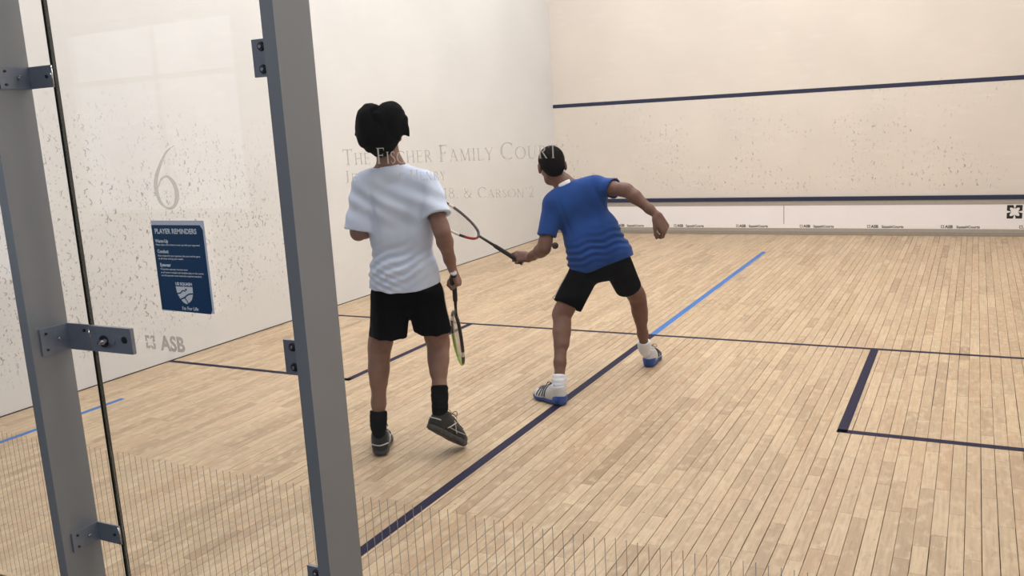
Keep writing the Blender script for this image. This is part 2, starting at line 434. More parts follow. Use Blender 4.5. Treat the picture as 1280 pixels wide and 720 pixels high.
def frost_mat(name, col, opac):
    a = N(name); a.t.nodes.remove(a.b)
    tr = a.n('ShaderNodeBsdfTransparent'); df = a.n('ShaderNodeBsdfDiffuse', Color=srgb(col)); tl = a.n('ShaderNodeBsdfTranslucent', Color=srgb(col))
    m1 = a.n('ShaderNodeMixShader'); m1.inputs[0].default_value = .6
    a.t.links.new(df.outputs[0], m1.inputs[1]); a.t.links.new(tl.outputs[0], m1.inputs[2])
    m2 = a.n('ShaderNodeMixShader'); nz = a.noise(a.pos(), 300, 2)
    a.put(m2.inputs[0], a.math('ADD', opac - .05, a.math('MULTIPLY', nz, .1)))
    a.t.links.new(tr.outputs[0], m2.inputs[1]); a.t.links.new(m1.outputs[0], m2.inputs[2])
    a.t.links.new(m2.outputs[0], a.out.inputs[0]); return a.m
M_GLASS = glass_mat()
M_EDGE = plain('dark_green_glass_edge', '17211e', .25, noise=.2, scale=12)
M_FROST = frost_mat('frosted_line', 'aeaaa6', .62)
M_LETTER = frost_mat('frosted_lettering', 'c4c0bc', .66)
M_LETTER2 = frost_mat('frosted_emblem', '9c9896', .74)
M_SIX = frost_mat('frosted_number', 'bcbab8', .62)
GT = .012; GZ0, GZ1 = .006, 2.70
STRIPE_H = .605
def pane(name, x0, x1, label, cat='glass panel', green_left=True, door=False):
    root = tag(empty(name, ((x0 + x1) / 2, 0, GZ0)), label, cat)
    mb = MB(); mb.box(x0 + .0025, x1 - .0025, -GT / 2, GT / 2, GZ0, GZ1); q = [mb.obj('glass_pane', M_GLASS)]
    for xa, xb in ((x0, x0 + .0024), (x1 - .0024, x1)):
        mb = MB(); mb.box(xa, xb, -GT / 2, GT / 2, GZ0, GZ1); q.append(mb.obj('pane_edge', M_EDGE, label='dark green polished edge'))
    mb = MB(); x = math.ceil((x0 + .01) / .0285) * .0285
    while x < x1 - .008:
        h = STRIPE_H + random.uniform(-.006, .004)
        mb.box(x - .0010, x + .0010, -GT / 2 - .0009, -GT / 2 - .0003, GZ0 + .01, h); x += .0285
    s = mb.obj('frosted_lines', M_FROST); s['kind'] = 'stuff'; q.append(s)
    return root, q
left_pane, lp = pane('glass_panel', .004, 2.716, 'fixed clear glass panel left of the narrow dark gap, behind the left grey post')
adopt(left_pane, *lp)
door, dp = pane('glass_door', 2.724, 3.742, 'clear glass door between the two grey posts, with the number 6 and a blue notice', 'glass door')
right_pane, rp = pane('glass_panel', 3.750, COURT_W - .004, 'wide fixed glass panel right of the right grey post, with frosted court name lettering')

# number six: swelling stroke
def stroke_mesh(pts, widths, close=False):
    """flat ribbon in XY through pts with the given widths"""
    P = [Vector((x, y, 0)) for x, y in pts]; n = len(P); bm = bmesh.new(); L = []; R = []
    for i in range(n):
        d = (P[min(i+1, n-1)] - P[max(i-1, 0)]).normalized(); w = Vector((-d.y, d.x, 0)) * widths[i] / 2
        L.append(bm.verts.new(P[i] + w)); R.append(bm.verts.new(P[i] - w))
    for i in range(n - 1): bm.faces.new((R[i], R[i+1], L[i+1], L[i]))
    me = bpy.data.meshes.new('s'); bm.to_mesh(me); bm.free(); return me
def smooth_path(pts, n=8):
    out = []
    P = [Vector((p[0], p[1], p[2] if len(p) > 2 else 0)) for p in pts]
    for i in range(len(P) - 1):
        a = P[max(i-1, 0)]; b = P[i]; c = P[i+1]; d = P[min(i+2, len(P)-1)]
        for k in range(n):
            t = k / n
            out.append(.5 * ((2*b) + (c - a) * t + (2*a - 5*b + 4*c - d) * t*t + (-a + 3*b - 3*c + d) * t**3))
    out.append(P[-1]); return out
six = [(.118, .190, .002), (.080, .170, .006), (.045, .130, .012), (.022, .090, .016), (.018, .055, .017), (.030, .022, .012), (.058, .004, .007),
       (.088, .012, .012), (.104, .042, .018), (.098, .076, .016), (.074, .098, .008), (.046, .092, .006), (.026, .066, .004)]
sp = smooth_path(six, 7)
me = stroke_mesh([(v.x, v.y) for v in sp], [v.z for v in sp]); place_flat(me, (3.098, -GT / 2 - .001, 1.428), sx=.98, sz=1.0)
dp.append(link('door_number', me, M_SIX, label='frosted numeral 6'))
me = place_flat(emblem_mesh(.044), (3.000, -GT / 2 - .001, 1.005)); dp.append(link('emblem', me, M_LETTER2))
a = text_mesh('ASB', .066, bold=.0024); sc = .108 / width_of(a); a.transform(Matrix.Diagonal((sc, 1, 1, 1)))
dp.append(link('lettering', place_flat(a, (3.047, -GT / 2 - .001, .983)), M_LETTER2))
adopt(door, *dp)

# serif capitals, drawn in a box of height 1: list of strokes ((points), width)
TH, TN, SE = .115, .050, .035
def G():
    g = {}
    def ser(x, y, w=.13): return ([(x - w, y), (x + w, y)], [SE, SE])
    def V(x, y0=0, y1=1, w=TH): return ([(x, y0), (x, y1)], [w, w])
    def arc(cx, cy, rx, ry, a0, a1, w0=TN, w1=TH, n=14):
        pts = []; ws = []
        for i in range(n + 1):
            t = math.radians(a0 + (a1 - a0) * i / n); pts.append((cx + rx * math.cos(t), cy + ry * math.sin(t)))
            ws.append(w0 + (w1 - w0) * abs(math.cos(t)))
        return (pts, ws)
    def L(p, q, w): return ([p, q], [w, w])
    g['T'] = (.74, [V(.37), ser(.37, .02), L((.02, .97), (.72, .97), TN), L((.03, .82), (.03, .99), SE), L((.71, .82), (.71, .99), SE)])
    g['H'] = (.86, [V(.16), V(.70), ser(.16, .02), ser(.16, .98), ser(.70, .02), ser(.70, .98), L((.16, .52), (.70, .52), TN)])
    g['E'] = (.66, [V(.16), ser(.12, .98, .09), ser(.12, .02, .09), L((.16, .97), (.56, .97), TN), L((.16, .53), (.48, .53), TN), L((.16, .03), (.60, .03), TN),
                    L((.56, .84), (.56, .99), SE), L((.48, .45), (.48, .62), SE), L((.60, .01), (.62, .17), SE)])
    g['F'] = (.60, [V(.16), ser(.12, .98, .09), ser(.16, .02), L((.16, .97), (.56, .97), TN), L((.16, .53), (.47, .53), TN), L((.56, .82), (.56, .99), SE), L((.47, .45), (.47, .62), SE)])
    g['I'] = (.32, [V(.16), ser(.16, .02), ser(.16, .98)])
    g['J'] = (.34, [([(.18, 1), (.18, .1), (.12, -.08), (.02, -.14)], [TH, TH, .08, .04]), ser(.18, .98)])
    g['S'] = (.50, [([(p.x, p.y) for p in smooth_path([(.42, .80), (.36, .95), (.22, .98), (.09, .86), (.12, .66), (.34, .46), (.43, .24), (.32, .05), (.16, .02), (.05, .20)], 3)],
                    [.04 + .06 * math.sin(math.pi * i / 27) for i in range(28)])])
    g['C'] = (.80, [arc(.46, .5, .40, .48, 48, 312), L((.74, .72), (.74, .94), SE)])
    g['O'] = (.92, [arc(.46, .5, .40, .48, 0, 360, n=24)])
    g['G'] = g['C']
    g['U'] = (.80, [([(.15, 1), (.15, .3), (.20, .10), (.38, .02), (.58, .10), (.64, .3), (.64, 1)], [TH, TH, .09, TN, TN, TN, TN]), ser(.15, .98), ser(.64, .98)])
    g['R'] = (.74, [V(.16), ser(.16, .02), ser(.12, .98, .09), arc(.30, .75, .24, .22, 90, -90), L((.16, .97), (.32, .97), TN), L((.16, .53), (.32, .53), TN), L((.34, .53), (.66, .02), .10), ser(.66, .02, .08)])
    g['P'] = (.62, g['R'][1][:-2])
    g['B'] = (.66, g['R'][1][:-2] + [arc(.30, .27, .28, .25, 90, -90), L((.16, .03), (.32, .03), TN)])
    g['A'] = (.80, [L((.10, .02), (.40, 1), TN), L((.38, 1), (.70, .02), TH), L((.20, .35), (.58, .35), TN), ser(.10, .02, .10), ser(.70, .02, .11)])
    g['M'] = (1.04, [L((.14, 0), (.20, 1), TN), L((.20, .98), (.52, .06), TH), L((.52, .06), (.84, .98), TN), L((.84, 1), (.90, 0), TH), ser(.14, .02, .10), ser(.90, .02, .12), ser(.16, .98, .08), ser(.88, .98, .08)])
    g['N'] = (.88, [L((.16, 0), (.16, 1), TN), L((.16, .98), (.72, .02), TH), L((.72, 0), (.72, 1), TN), ser(.16, .02, .11), ser(.12, .98, .10), ser(.72, .98, .11)])
    g['L'] = (.60, [V(.16), ser(.16, .98), L((.10, .03), (.54, .03), TN), L((.54, .01), (.57, .18), SE)])
    g['Y'] = (.74, [V(.38, 0, .46), L((.10, .98), (.38, .44), TH), L((.38, .44), (.66, .98), TN), ser(.38, .02), ser(.11, .98, .11), ser(.66, .98, .10)])
    g['1'] = (.40, [V(.22, 0, .98, .09), L((.10, .84), (.22, .97), TN), ser(.22, .02)])
    g['8'] = (.58, [arc(.28, .74, .18, .23, 0, 360, .05, .08), arc(.28, .26, .23, .25, 0, 360, .05, .09)])
    g['2'] = (.56, [([(p.x, p.y) for p in smooth_path([(.08, .78), (.24, .97), (.42, .78), (.30, .42), (.07, .04)], 4)], [.05 + .003 * i for i in range(17)]), L((.07, .04), (.50, .04), TH * .8)])
    g['.'] = (.26, [L((.09, .04), (.19, .04), .10)])
    g["'"] = (.22, [L((.12, .98), (.09, .76), .07)])
    g['&'] = (.86, [([(p.x, p.y) for p in smooth_path([(.74, .50), (.62, .20), (.36, .02), (.12, .12), (.12, .36), (.38, .60), (.42, .84), (.28, .95), (.17, .80), (.30, .52), (.60, .12), (.80, .02)], 3)],
                    [.07] * 34)])
    return g
GL = G()
def serif(text, big, small, track=.10, target=None):
    """upper case drawn at big, lower case letters as small capitals"""
    ms = []; x = 0
    for ch in text:
        if ch == ' ': x += big * .38; continue
        s = big if (ch.isupper() or not ch.isalpha()) else small
        w, st = GL[ch.upper()]
        gl = []
        for pts, ws in st:
            q = stroke_mesh([(px * s, py * s) for px, py in pts], [k * s for k in ws]); shift(q, x, 0); gl.append(q)
        ms.append(join_meshes('letter', gl)); x += (w + track) * s
    if target:
        k = target / max(v.co.x for me in ms for v in me.vertices)
        for me in ms: me.transform(Matrix.Diagonal((k, 1, 1, 1)))
    return ms
yl = -GT / 2 - .001
def lett(text, x, z, big, small, target):
    for me in serif(text, big, small, target=target): rp.append(link('letter', place_flat(me, (x, yl, z)), M_LETTER))
lett('The Fischer Family Court', 3.829, 1.5435, .041, .030, .622)
lett('Je', 3.831, 1.4985, .029, .022, .040)
lett('t Henry', 4.005, 1.4985, .027, .021, .139)
lett('18.', 4.132, 1.4525, .026, .02, .042)
lett('& Carson', 4.190, 1.4525, .026, .020, .168)
lett("'2", 4.363, 1.4525, .026, .020, .022)
adopt(right_pane, *rp)

# ------------------------------------------------------------------ blue notice on the door
M_PAPER = plain('white_paper', 'eef1fc', .6, noise=.01)
M_PBLUE = plain('notice_blue_print', '17456f', .35, noise=.04, scale=15)
M_PW = plain('notice_white_print', 'f2f6fc', .5, noise=.01)
ps = tag(empty('notice', (3.18, .012, 1.115)), 'blue notice sheet with white lettering taped on the glass door below the number 6', 'notice')
PX0, PX1, PZ0, PZ1 = 3.074, 3.291, 1.112, 1.393
yb = -GT / 2 - .0012
q = []
mb = MB(); mb.box(PX0 + .000, PX1 + .006, yb - .0006, yb, PZ0 - .000, PZ1 + .002); q.append(mb.obj('backing_sheet', M_PAPER, label='white paper sheet'))
mb = MB(); c = .014
M_ = Matrix(((1, 0, 0, 0), (0, 0, 1, 0), (0, 1, 0, 0), (0, 0, 0, 1)))
pts = [(PX0 + .0005, PZ0 + .004), (PX1 - .009, PZ0 - .002), (PX1 - .002, PZ0 + .012), (PX1 - .002, PZ1 - .026), (PX1 - .012, PZ1 - .012), (PX0 + .0005, PZ1 - .012)]
mb.prism(pts, yb - .0014, yb - .0008, M_); q.append(mb.obj('blue_sheet', M_PBLUE, label='blue printed sheet'))
yt = yb - .0018
def pt_(text, x, z, size, w=None, bold=0.0, al='LEFT'):
    me = text_mesh(text, size, bold=bold, align=al)
    if w: me.transform(Matrix.Diagonal((w / width_of(me), 1, 1, 1)))
    q.append(link('lettering', place_flat(me, (x, yt, z)), M_PW))
pt_('PLAYER REMINDERS', 3.087, 1.355, .0215, .176, .0007)
pt_('Warm-Up', 3.084, 1.327, .0145, .056, .0006)
pt_('Please take a short time to warm up with your opponent', 3.085, 1.318, .0075, .185, .0002)
pt_('Conduct', 3.088, 1.295, .0145, .048, .0006)
pt_('Show respect for your opponent, the court and the game', 3.088, 1.284, .0075, .178, .0002)
pt_('at all times during your match', 3.089, 1.275, .0075, .105, .0002)
pt_('Eyewear', 3.092, 1.253, .0145, .046, .0006)
pt_('Protective eyewear must be worn', 3.092, 1.242, .0075, .115, .0002)
pt_('at all times in singles and doubles play on the courts', 3.092, 1.232, .0075, .180, .0002)
pt_('and all eyewear must meet the required standard', 3.092, 1.2225, .0075, .170, .0002)
pt_('US SQUASH', 3.183, 1.196, .0125, .070, .0006, 'CENTER')
pt_('I\'m For Life', 3.198, 1.119, .0150, .068, .0004, 'CENTER')
SK = 1.12
sh = [(0, 0), (.064, 0), (.063, -.020), (.056, -.036), (.044, -.045), (.034, -.049), (.024, -.045), (.012, -.034), (.003, -.018)]
bm = bmesh.new(); bm.faces.new([bm.verts.new((x * SK, y * SK, 0)) for x, y in sh])
me = bpy.data.meshes.new('shield'); bm.to_mesh(me); bm.free()
q.append(link('shield', place_flat(me, (3.147, yt, 1.192)), M_PW, label='white shield emblem'))
def cut(pts, w):
    sp = smooth_path(pts, 5); me = stroke_mesh([(v.x, v.y) for v in sp], [w] * len(sp))
    q.append(link('shield_line', place_flat(me, (3.147, yt - .0004, 1.192), sx=SK, sz=SK), M_PBLUE))
cut([(.002, -.020), (.016, -.018), (.026, -.011), (.036, -.013)], .0032)
cut([(.014, -.036), (.030, -.030), (.046, -.021), (.063, -.019)], .0036)
cut([(.028, -.030), (.036, -.038), (.042, -.047)], .0032)
mb = MB(); mb.cyl((3.190, yt - .0006, 1.183), (3.190, yt - .0002, 1.183), .0035, n=12); q.append(mb.obj('shield_dot', M_PBLUE))
adopt(ps, *q)

# ------------------------------------------------------------------ grey steel posts (fins) outside the glass
def post_mat():
    a = N('grey_powder_coat'); p = a.pos()
    a.set(Base_Color=a.mix(a.noise(p, 3, 3), srgb('8b8f95'), srgb('95999e')), Roughness=.42, Metallic=.35, Specular_IOR_Level=.5)
    a.bump(a.noise(p, 500, 2), .05, .0005); return a.m
M_POST = post_mat()
M_BRK = plain('satin_steel_bracket', '868c98', .38, .35, .06, 60)
M_BOLT = plain('dark_bolt', '4a4a50', .3, .9, .1, 80)
M_CHROME = plain('bright_steel', 'c8c8cc', .18, 1.0, .03, 50)
def post(name, x0, x1, label):
    root = tag(empty(name, ((x0 + x1) / 2, -.085, 0)), label, 'post')
    mb = MB(); mb.box(x0, x1, -.152, -.012, .008, 2.745); b = mb.obj('blade', M_POST, bevel=.0015)
    mb = MB(); mb.box(x0 - .03, x1 + .03, -.18, -.010, -.003, .008); c = mb.obj('base_plate', M_POST, bevel=.001)
    mb = MB(); mb.box(x0 - .03, x1 + .03, -.135, -.010, 2.745, 2.7555); d = mb.obj('top_plate', M_POST)
    adopt(root, b, c, d); return root
post('steel_post', 2.574, 2.616, 'grey steel post at the left edge, by the lock of the glass door')
post('steel_post', 3.727, 3.769, 'grey steel post nearer the middle, beside the player in the white shirt')

def screw(mb, x, y, z, r, axis, d=.004):
    a = Vector((x, y, z)); b = a + Vector(axis) * d
    mb.cyl(a, b, r, r * .8, 14)
def left_bracket(z, lock, label):
    """angle plate screwed on the right face of the left post and lying on the glass"""
    h = .034 if not lock else .045
    root = tag(empty('door_bracket', (2.65, -.06, z)), label, 'bracket'); q = []
    X = 2.6165
    mb = MB(); mb.box(X, X + .006, -.120, -.0125, z - h, z + h)
    mb.box(X + .0061, 2.730, -.0185, -.0125, z - h, z + h)
    q.append(mb.obj('angle_plate', M_BRK, bevel=.0012))
    for dz in (-.6, .6):
        mb = MB(); screw(mb, X + .0062, -.100, z + dz * h, .0045, (1, 0, 0)); q.append(mb.obj('screw', M_BOLT))
    mb = MB(); mb.cyl((X + .0062, -.055, z), (X + .013, -.055, z), .0075, .006, 16); mb.cyl((X + .0131, -.055, z), (X + .0165, -.055, z), .004, .003, 6)
    q.append(mb.obj('domed_bolt', M_CHROME))
    mb = MB(); screw(mb, 2.706, -.0187, z + (0 if not lock else .55 * h), .006, (0, -1, 0)); q.append(mb.obj('screw', M_BOLT))
    mb = MB(); mb.cyl((2.727, -.016, z - h * .9), (2.727, -.016, z + h * .9), .0042, n=10); q.append(mb.obj('edge_pin', M_CHROME, label='bright rounded edge'))
    adopt(root, *q); return root
left_bracket(1.852, False, 'small steel angle bracket on the left post, near the top of the photo')
left_bracket(1.004, True, 'steel angle bracket of the door lock at mid height on the left post')
left_bracket(.298, False, 'small steel angle bracket on the left post, near the bottom of the photo')

lock = tag(empty('door_lock', (2.83, -.02, 1.003)), 'steel lock plate with a turned thumb latch on the glass door', 'lock'); q = []
mb = MB(); mb.box(2.733, 2.929, -.0205, -.0070, .961, 1.047); q.append(mb.obj('lock_plate', M_BRK, bevel=.0015))
mb = MB(); mb.cyl((2.800, -.0207, .998), (2.800, -.026, .998), .020, .020, 20); q.append(mb.obj('rose', M_BOLT, label='dark round rose'))
mb = MB(); mb.cyl((2.800, -.0262, .998), (2.800, -.040, .998), .008, .007, 12)
mb.tube([(2.797, -.041, .996), (2.812, -.045, .999), (2.826, -.046, 1.003), (2.836, -.045, 1.008)], [.0055, .0065, .008, .0055], 10)
q.append(mb.obj('thumb_turn', M_CHROME, label='bright thumb turn'))
mb = MB(); mb.cyl((2.836, -.0207, 1.000), (2.836, -.023, 1.000), .016, .014, 18); q.append(mb.obj('key_cylinder', M_BRK))
mb = MB(); mb.cyl((2.896, -.0207, 1.008), (2.896, -.0235, 1.008), .0125, .011, 16); mb.cyl((2.896, -.0236, 1.008), (2.896, -.0250, 1.008), .006, .005, 6)
q.append(mb.obj('lock_bolt', M_BOLT))
mb = MB(); mb.box(2.734, 2.762, -.0225, -.0207, 1.020, 1.032); q.append(mb.obj('strike', M_CHROME, label='bright strike tongue'))
adopt(lock, *q)
def right_bracket(z, label):
    root = tag(empty('hinge_plate', (3.65, -.02, z)), label, 'hinge'); q = []
    mb = MB(); mb.box(3.5625, 3.7265, -.0165, -.0065, z - .050, z + .050); q.append(mb.obj('plate', M_BRK, bevel=.0012))
    mb = MB(); mb.box(3.7205, 3.7265, -.110, -.0168, z - .050, z + .050); q.append(mb.obj('angle_leg', M_BRK))
    for dz in (-.030, .030):
        mb = MB(); mb.cyl((3.596, -.0167, z + dz), (3.596, -.0215, z + dz), .0130, .0105, 18); w = mb.obj('hinge_bolt', M_BOLT); q.append(w)
        mb = MB(); mb.cyl((3.596, -.0216, z + dz), (3.596, -.0245, z + dz), .0065, .0055, 6); q.append(mb.obj('bolt_head', M_CHROME))
    adopt(root, *q)
right_bracket(1.838, 'upper steel hinge plate with two bolts left of the middle post')
right_bracket(1.002, 'steel hinge plate with two dark bolts at mid height left of the middle post')
right_bracket(.298, 'lowest steel hinge plate on the middle post, at the bottom edge of the photo')
# ------------------------------------------------------------------ implicit bodies: distance fields polygonised on a sparse grid
class Field:
    def __init__(s): s.ops = []; s.disp = None
    def add(s, fn, k=.02, mode='u'): s.ops.append((fn, k, mode)); return s
    def cap(s, a, b, ra, rb=None, k=.02, flat=None, mode='u'):
        """tapered capsule; flat=(normal, factor) squashes it along the normal"""
        a = np.array(a, float); b = np.array(b, float); rb = ra if rb is None else rb
        if flat is not None:
            n = np.array(flat[0], float); n /= np.linalg.norm(n); f = 1 / flat[1] - 1
            Mx = np.eye(3) + f * np.outer(n, n)
            a2, b2 = Mx @ a, Mx @ b
        else: Mx = None; a2, b2 = a, b
        ba = b2 - a2; L2 = max(ba @ ba, 1e-9)
        def fn(p):
            q = p if Mx is None else p @ Mx.T
            d = q - a2; t = np.clip(d @ ba / L2, 0, 1)
            return np.linalg.norm(d - t[:, None] * ba, axis=1) - (ra + (rb - ra) * t)
        return s.add(fn, k, mode)
    def ell(s, c, r, R=None, k=.02, mode='u'):
        c = np.array(c, float); r = np.array(r, float); R = np.eye(3) if R is None else np.array(R, float)
        def fn(p):
            q = (p - c) @ R / r; k0 = np.linalg.norm(q, axis=1); k1 = np.linalg.norm(q / r, axis=1)
            return k0 * (k0 - 1) / np.maximum(k1, 1e-6)
        return s.add(fn, k, mode)
    def chain(s, pts, rs, k=.02, flat=None, mode='u'):
        for i in range(len(pts) - 1): s.cap(pts[i], pts[i+1], rs[i], rs[i+1], k, flat, mode)
        return s
    def plane(s, c, n, k=.004):
        """keep the side the normal points away from"""
        c = np.array(c, float); n = np.array(n, float); n /= np.linalg.norm(n)
        return s.add(lambda p: (p - c) @ n, k, 'i')
    def near(s, p):
        """the same field, leaving out the unions that cannot matter in this small box"""
        c = (p.min(0) + p.max(0)) / 2; R = np.linalg.norm(p.max(0) - c)
        v = [fn(c[None])[0] if m_ == 'u' else None for fn, k, m_ in s.ops]
        lim = min(x for x in v if x is not None) + 2.6 * R + .03
        return s(p, [o for o, x in zip(s.ops, v) if x is None or x < lim])
    def __call__(s, p, ops=None):
        D = np.full(len(p), 9.0)
        for fn, k, mode in (s.ops if ops is None else ops):
            d = fn(p)
            if mode == 'u': h = np.maximum(k - np.abs(D - d), 0) / k; D = np.minimum(D, d) - h * h * k * .25
            elif mode == 's': d = -d; h = np.maximum(k - np.abs(D - d), 0) / k; D = np.maximum(D, d) + h * h * k * .25
            else: h = np.maximum(k - np.abs(D - d), 0) / k; D = np.maximum(D, d) + h * h * k * .25
        if s.disp is not None: D = D + s.disp(p)
        return D

def polygonise(name, field, lo, hi, h, smooth_iter=1):
    lo = np.array(lo, float); hi = np.array(hi, float); B = 8
    nb = np.ceil((hi - lo) / (h * B)).astype(int)
    g = np.stack(np.meshgrid(*[np.arange(n) for n in nb], indexing='ij'), -1).reshape(-1, 3)
    c = lo + (g + .5) * h * B
    d = field(c); g = g[np.abs(d) < h * B * .87 * 1.45 + .012]
    mo = np.zeros(len(g), int)
    for b_ in range(8):
        for a_ in range(3): mo |= ((g[:, a_] >> b_) & 1) << (3 * b_ + a_)
    g = g[np.argsort(mo)]
    r = np.arange(B + 1); off = np.stack(np.meshgrid(r, r, r, indexing='ij'), -1).reshape(-1, 3)
    N3 = nb * B + 2
    cellsI = []; verts = []; signs = []
    V = np.empty((len(g), (B+1)**3), np.float64)
    for i in range(0, len(g), 12):
        P = lo + (g[i:i+12, None, :] * B + off[None]).reshape(-1, 3) * h
        V[i:i+12] = field.near(P).reshape(-1, (B+1)**3)
    V = V.reshape(-1, B+1, B+1, B+1)
    corners = [(a, b, e) for a in (0, 1) for b in (0, 1) for e in (0, 1)]
    C = np.stack([V[:, a:a+B, b:b+B, e:e+B] for a, b, e in corners], -1)
    act = (C.min(-1) < 0) & (C.max(-1) >= 0)
    bi, i, j, k = np.nonzero(act); C = C[bi, i, j, k]
    cell = g[bi] * B + np.stack([i, j, k], -1)
    edges = [(a, b) for a in range(8) for b in range(a+1, 8) if sum(abs(x - y) for x, y in zip(corners[a], corners[b])) == 1]
    acc = np.zeros((len(C), 3)); cnt = np.zeros(len(C)); co = np.array(corners, float)
    for a, b in edges:
        va, vb = C[:, a], C[:, b]; m_ = (va < 0) != (vb < 0)
        t = np.where(m_, va / np.where(m_, va - vb, 1), 0)
        pt = co[a] + t[:, None] * (co[b] - co[a]); acc += np.where(m_[:, None], pt, 0); cnt += m_
    verts = lo + (cell + acc / cnt[:, None]) * h
    key = (cell[:, 0] * N3[1] + cell[:, 1]) * N3[2] + cell[:, 2]
    order = np.argsort(key); sk = key[order]
    def find(cc):
        kk = (cc[:, 0] * N3[1] + cc[:, 1]) * N3[2] + cc[:, 2]
        q = np.clip(np.searchsorted(sk, kk), 0, len(sk) - 1)
        return order[q], sk[q] == kk
    F = []
    for ax, (u, v) in enumerate(((1, 2), (2, 0), (0, 1))):
        e = [0, 0, 0]; e[ax] = 1; ib = corners.index(tuple(e))
        m_ = (C[:, 0] < 0) != (C[:, ib] < 0); base = cell[m_]; neg = C[m_, 0] < 0
        du = np.zeros(3, int); du[u] = 1; dv = np.zeros(3, int); dv[v] = 1
        q0, o0 = find(base); q1, o1 = find(base - du); q2, o2 = find(base - du - dv); q3, o3 = find(base - dv)
        ok = o0 & o1 & o2 & o3; Q = np.stack([q0, q1, q2, q3], -1)
        Q[~neg] = Q[~neg][:, ::-1]; F.append(Q[ok])
    F = np.concatenate(F)
    for _ in range(smooth_iter):
        acc = np.zeros_like(verts); cnt = np.zeros(len(verts))
        for a, b in ((0, 1), (1, 2), (2, 3), (3, 0)):
            np.add.at(acc, F[:, a], verts[F[:, b]]); np.add.at(acc, F[:, b], verts[F[:, a]])
            np.add.at(cnt, F[:, a], 1); np.add.at(cnt, F[:, b], 1)
        verts = verts * .5 + .5 * acc / np.maximum(cnt, 1)[:, None]
    me = bpy.data.meshes.new(name)
    me.vertices.add(len(verts)); me.vertices.foreach_set('co', verts.astype(np.float32).ravel())
    me.loops.add(len(F) * 4); me.loops.foreach_set('vertex_index', F.astype(np.int32).ravel())
    me.polygons.add(len(F)); me.polygons.foreach_set('loop_start', np.arange(0, len(F) * 4, 4, dtype=np.int32))
    me.polygons.foreach_set('loop_total', np.full(len(F), 4, np.int32))
    me.update(calc_edges=True); me.validate()
    me.polygons.foreach_set('use_smooth', np.ones(len(me.polygons), bool))
    return me

def v3(*a): return np.array(a, float)
def unit(a): a = np.array(a, float); return a / np.linalg.norm(a)
def lerp(a, b, t): return np.array(a) * (1 - t) + np.array(b) * t
def hash_noise(p, f):
    """smooth cheap 3D noise from sines"""
    x, y, z = p[:, 0] * f, p[:, 1] * f, p[:, 2] * f
    return (np.sin(x + 1.7 * np.sin(y * .8 + 1.3)) * np.cos(y + 1.3 * np.sin(z * .9 + .5)) + np.sin(z + 1.1 * np.sin(x * 1.1)) * .6) / 1.6

def hand(F, wrist, fdir, back, thumb_side, curl, spread=.06, scale=1.0, thumb=(.55, .75, -.35), thumb_curl=.5, k=.006, thumb_root=(.030, .022, -.006)):
    """five fingered hand. fdir: wrist to knuckles; back: back of the hand; thumb_side: +1/-1 so that x points to the thumb"""
    y = unit(fdir); z = unit(np.array(back) - y * (np.array(back) @ y)); x = np.cross(y, z) * thumb_side
    o = np.array(wrist, float); s = scale
    def W(a, b, c): return o + (x * a + y * b + z * c) * s
    # palm
    F.cap(W(.018, .012, 0), W(.028, .082, 0), .019 * s, .016 * s, .015, (z, .72))
    F.cap(W(0, .010, 0), W(.006, .086, 0), .020 * s, .017 * s, .015, (z, .72))
    F.cap(W(-.016, .012, 0), W(-.022, .078, -.001), .019 * s, .015 * s, .015, (z, .72))
    F.cap(W(.022, .015, -.008), W(.030, .045, -.010), .016 * s, .014 * s, .012)
    spec = [(.031, .086, .0090, (.042, .026, .021)), (.0105, .091, .0092, (.046, .030, .023)),
            (-.0100, .087, .0088, (.042, .028, .022)), (-.0290, .078, .0078, (.034, .021, .019))]
    if not isinstance(curl, (list, tuple)): curl = [curl] * 4
    for i, (fx, fy, r, Ls) in enumerate(spec):
        p = W(fx, fy, -.001); ang = 0; sp = (fx / .03) * spread
        cs = curl[i]; cs = cs if isinstance(cs, (list, tuple)) else (cs, cs * 1.25, cs * .8)
        rr = r * s
        for L, c in zip(Ls, cs):
            ang += c; d = y * math.cos(ang) - z * math.sin(ang) + x * sp * math.cos(ang); d = unit(d)
            q = p + d * L * s; F.cap(p, q, rr, rr * .90, .003); p = q; rr *= .91
    t = unit(thumb); d = x * t[0] + y * t[1] + z * t[2]
    p = W(*thumb_root); q = p + d * .038 * s; F.cap(p, q, .0135 * s, .0110 * s, .010)
    for L, r in ((.030, .0100), (.025, .0088)):
        d = unit(d + (y * .35 - x * .75 - z * .25) * thumb_curl); q2 = q + d * L * s
        F.cap(q, q2, r * s * 1.05, r * s * .92, .003); q = q2
    return W

def leg(F, hip, knee, ank, back, side, s=1.0, thick=1.0):
    """thigh and calf with a swelling calf; back points to the rear of the leg"""
    b = unit(back); t = s * thick
    F.chain([hip, lerp(hip, knee, .45), lerp(hip, knee, .88), knee], [.058 * t, .063 * t, .056 * t, .053 * t], .03)
    F.cap(lerp(hip, knee, .25) + b * .012, lerp(hip, knee, .75) + b * .012, .052 * t, .045 * t, .03)
    F.ell(knee - b * .020 * s, (.036 * t, .030 * t, .044 * t), k=.03)
    F.chain([knee, lerp(knee, ank, .25), lerp(knee, ank, .7), ank], [.050 * t, .046 * t, .034 * t, .028 * t], .025)
    for off in (.016, -.014):
        F.cap(lerp(knee, ank, .12) + b * .016 * s + np.array(side) * off, lerp(knee, ank, .42) + b * .018 * s + np.array(side) * off, .032 * t, .024 * t, .03)
    F.cap(lerp(knee, ank, .55) + b * .016, ank + b * .020 * s, .016 * t, .010 * t, .02)
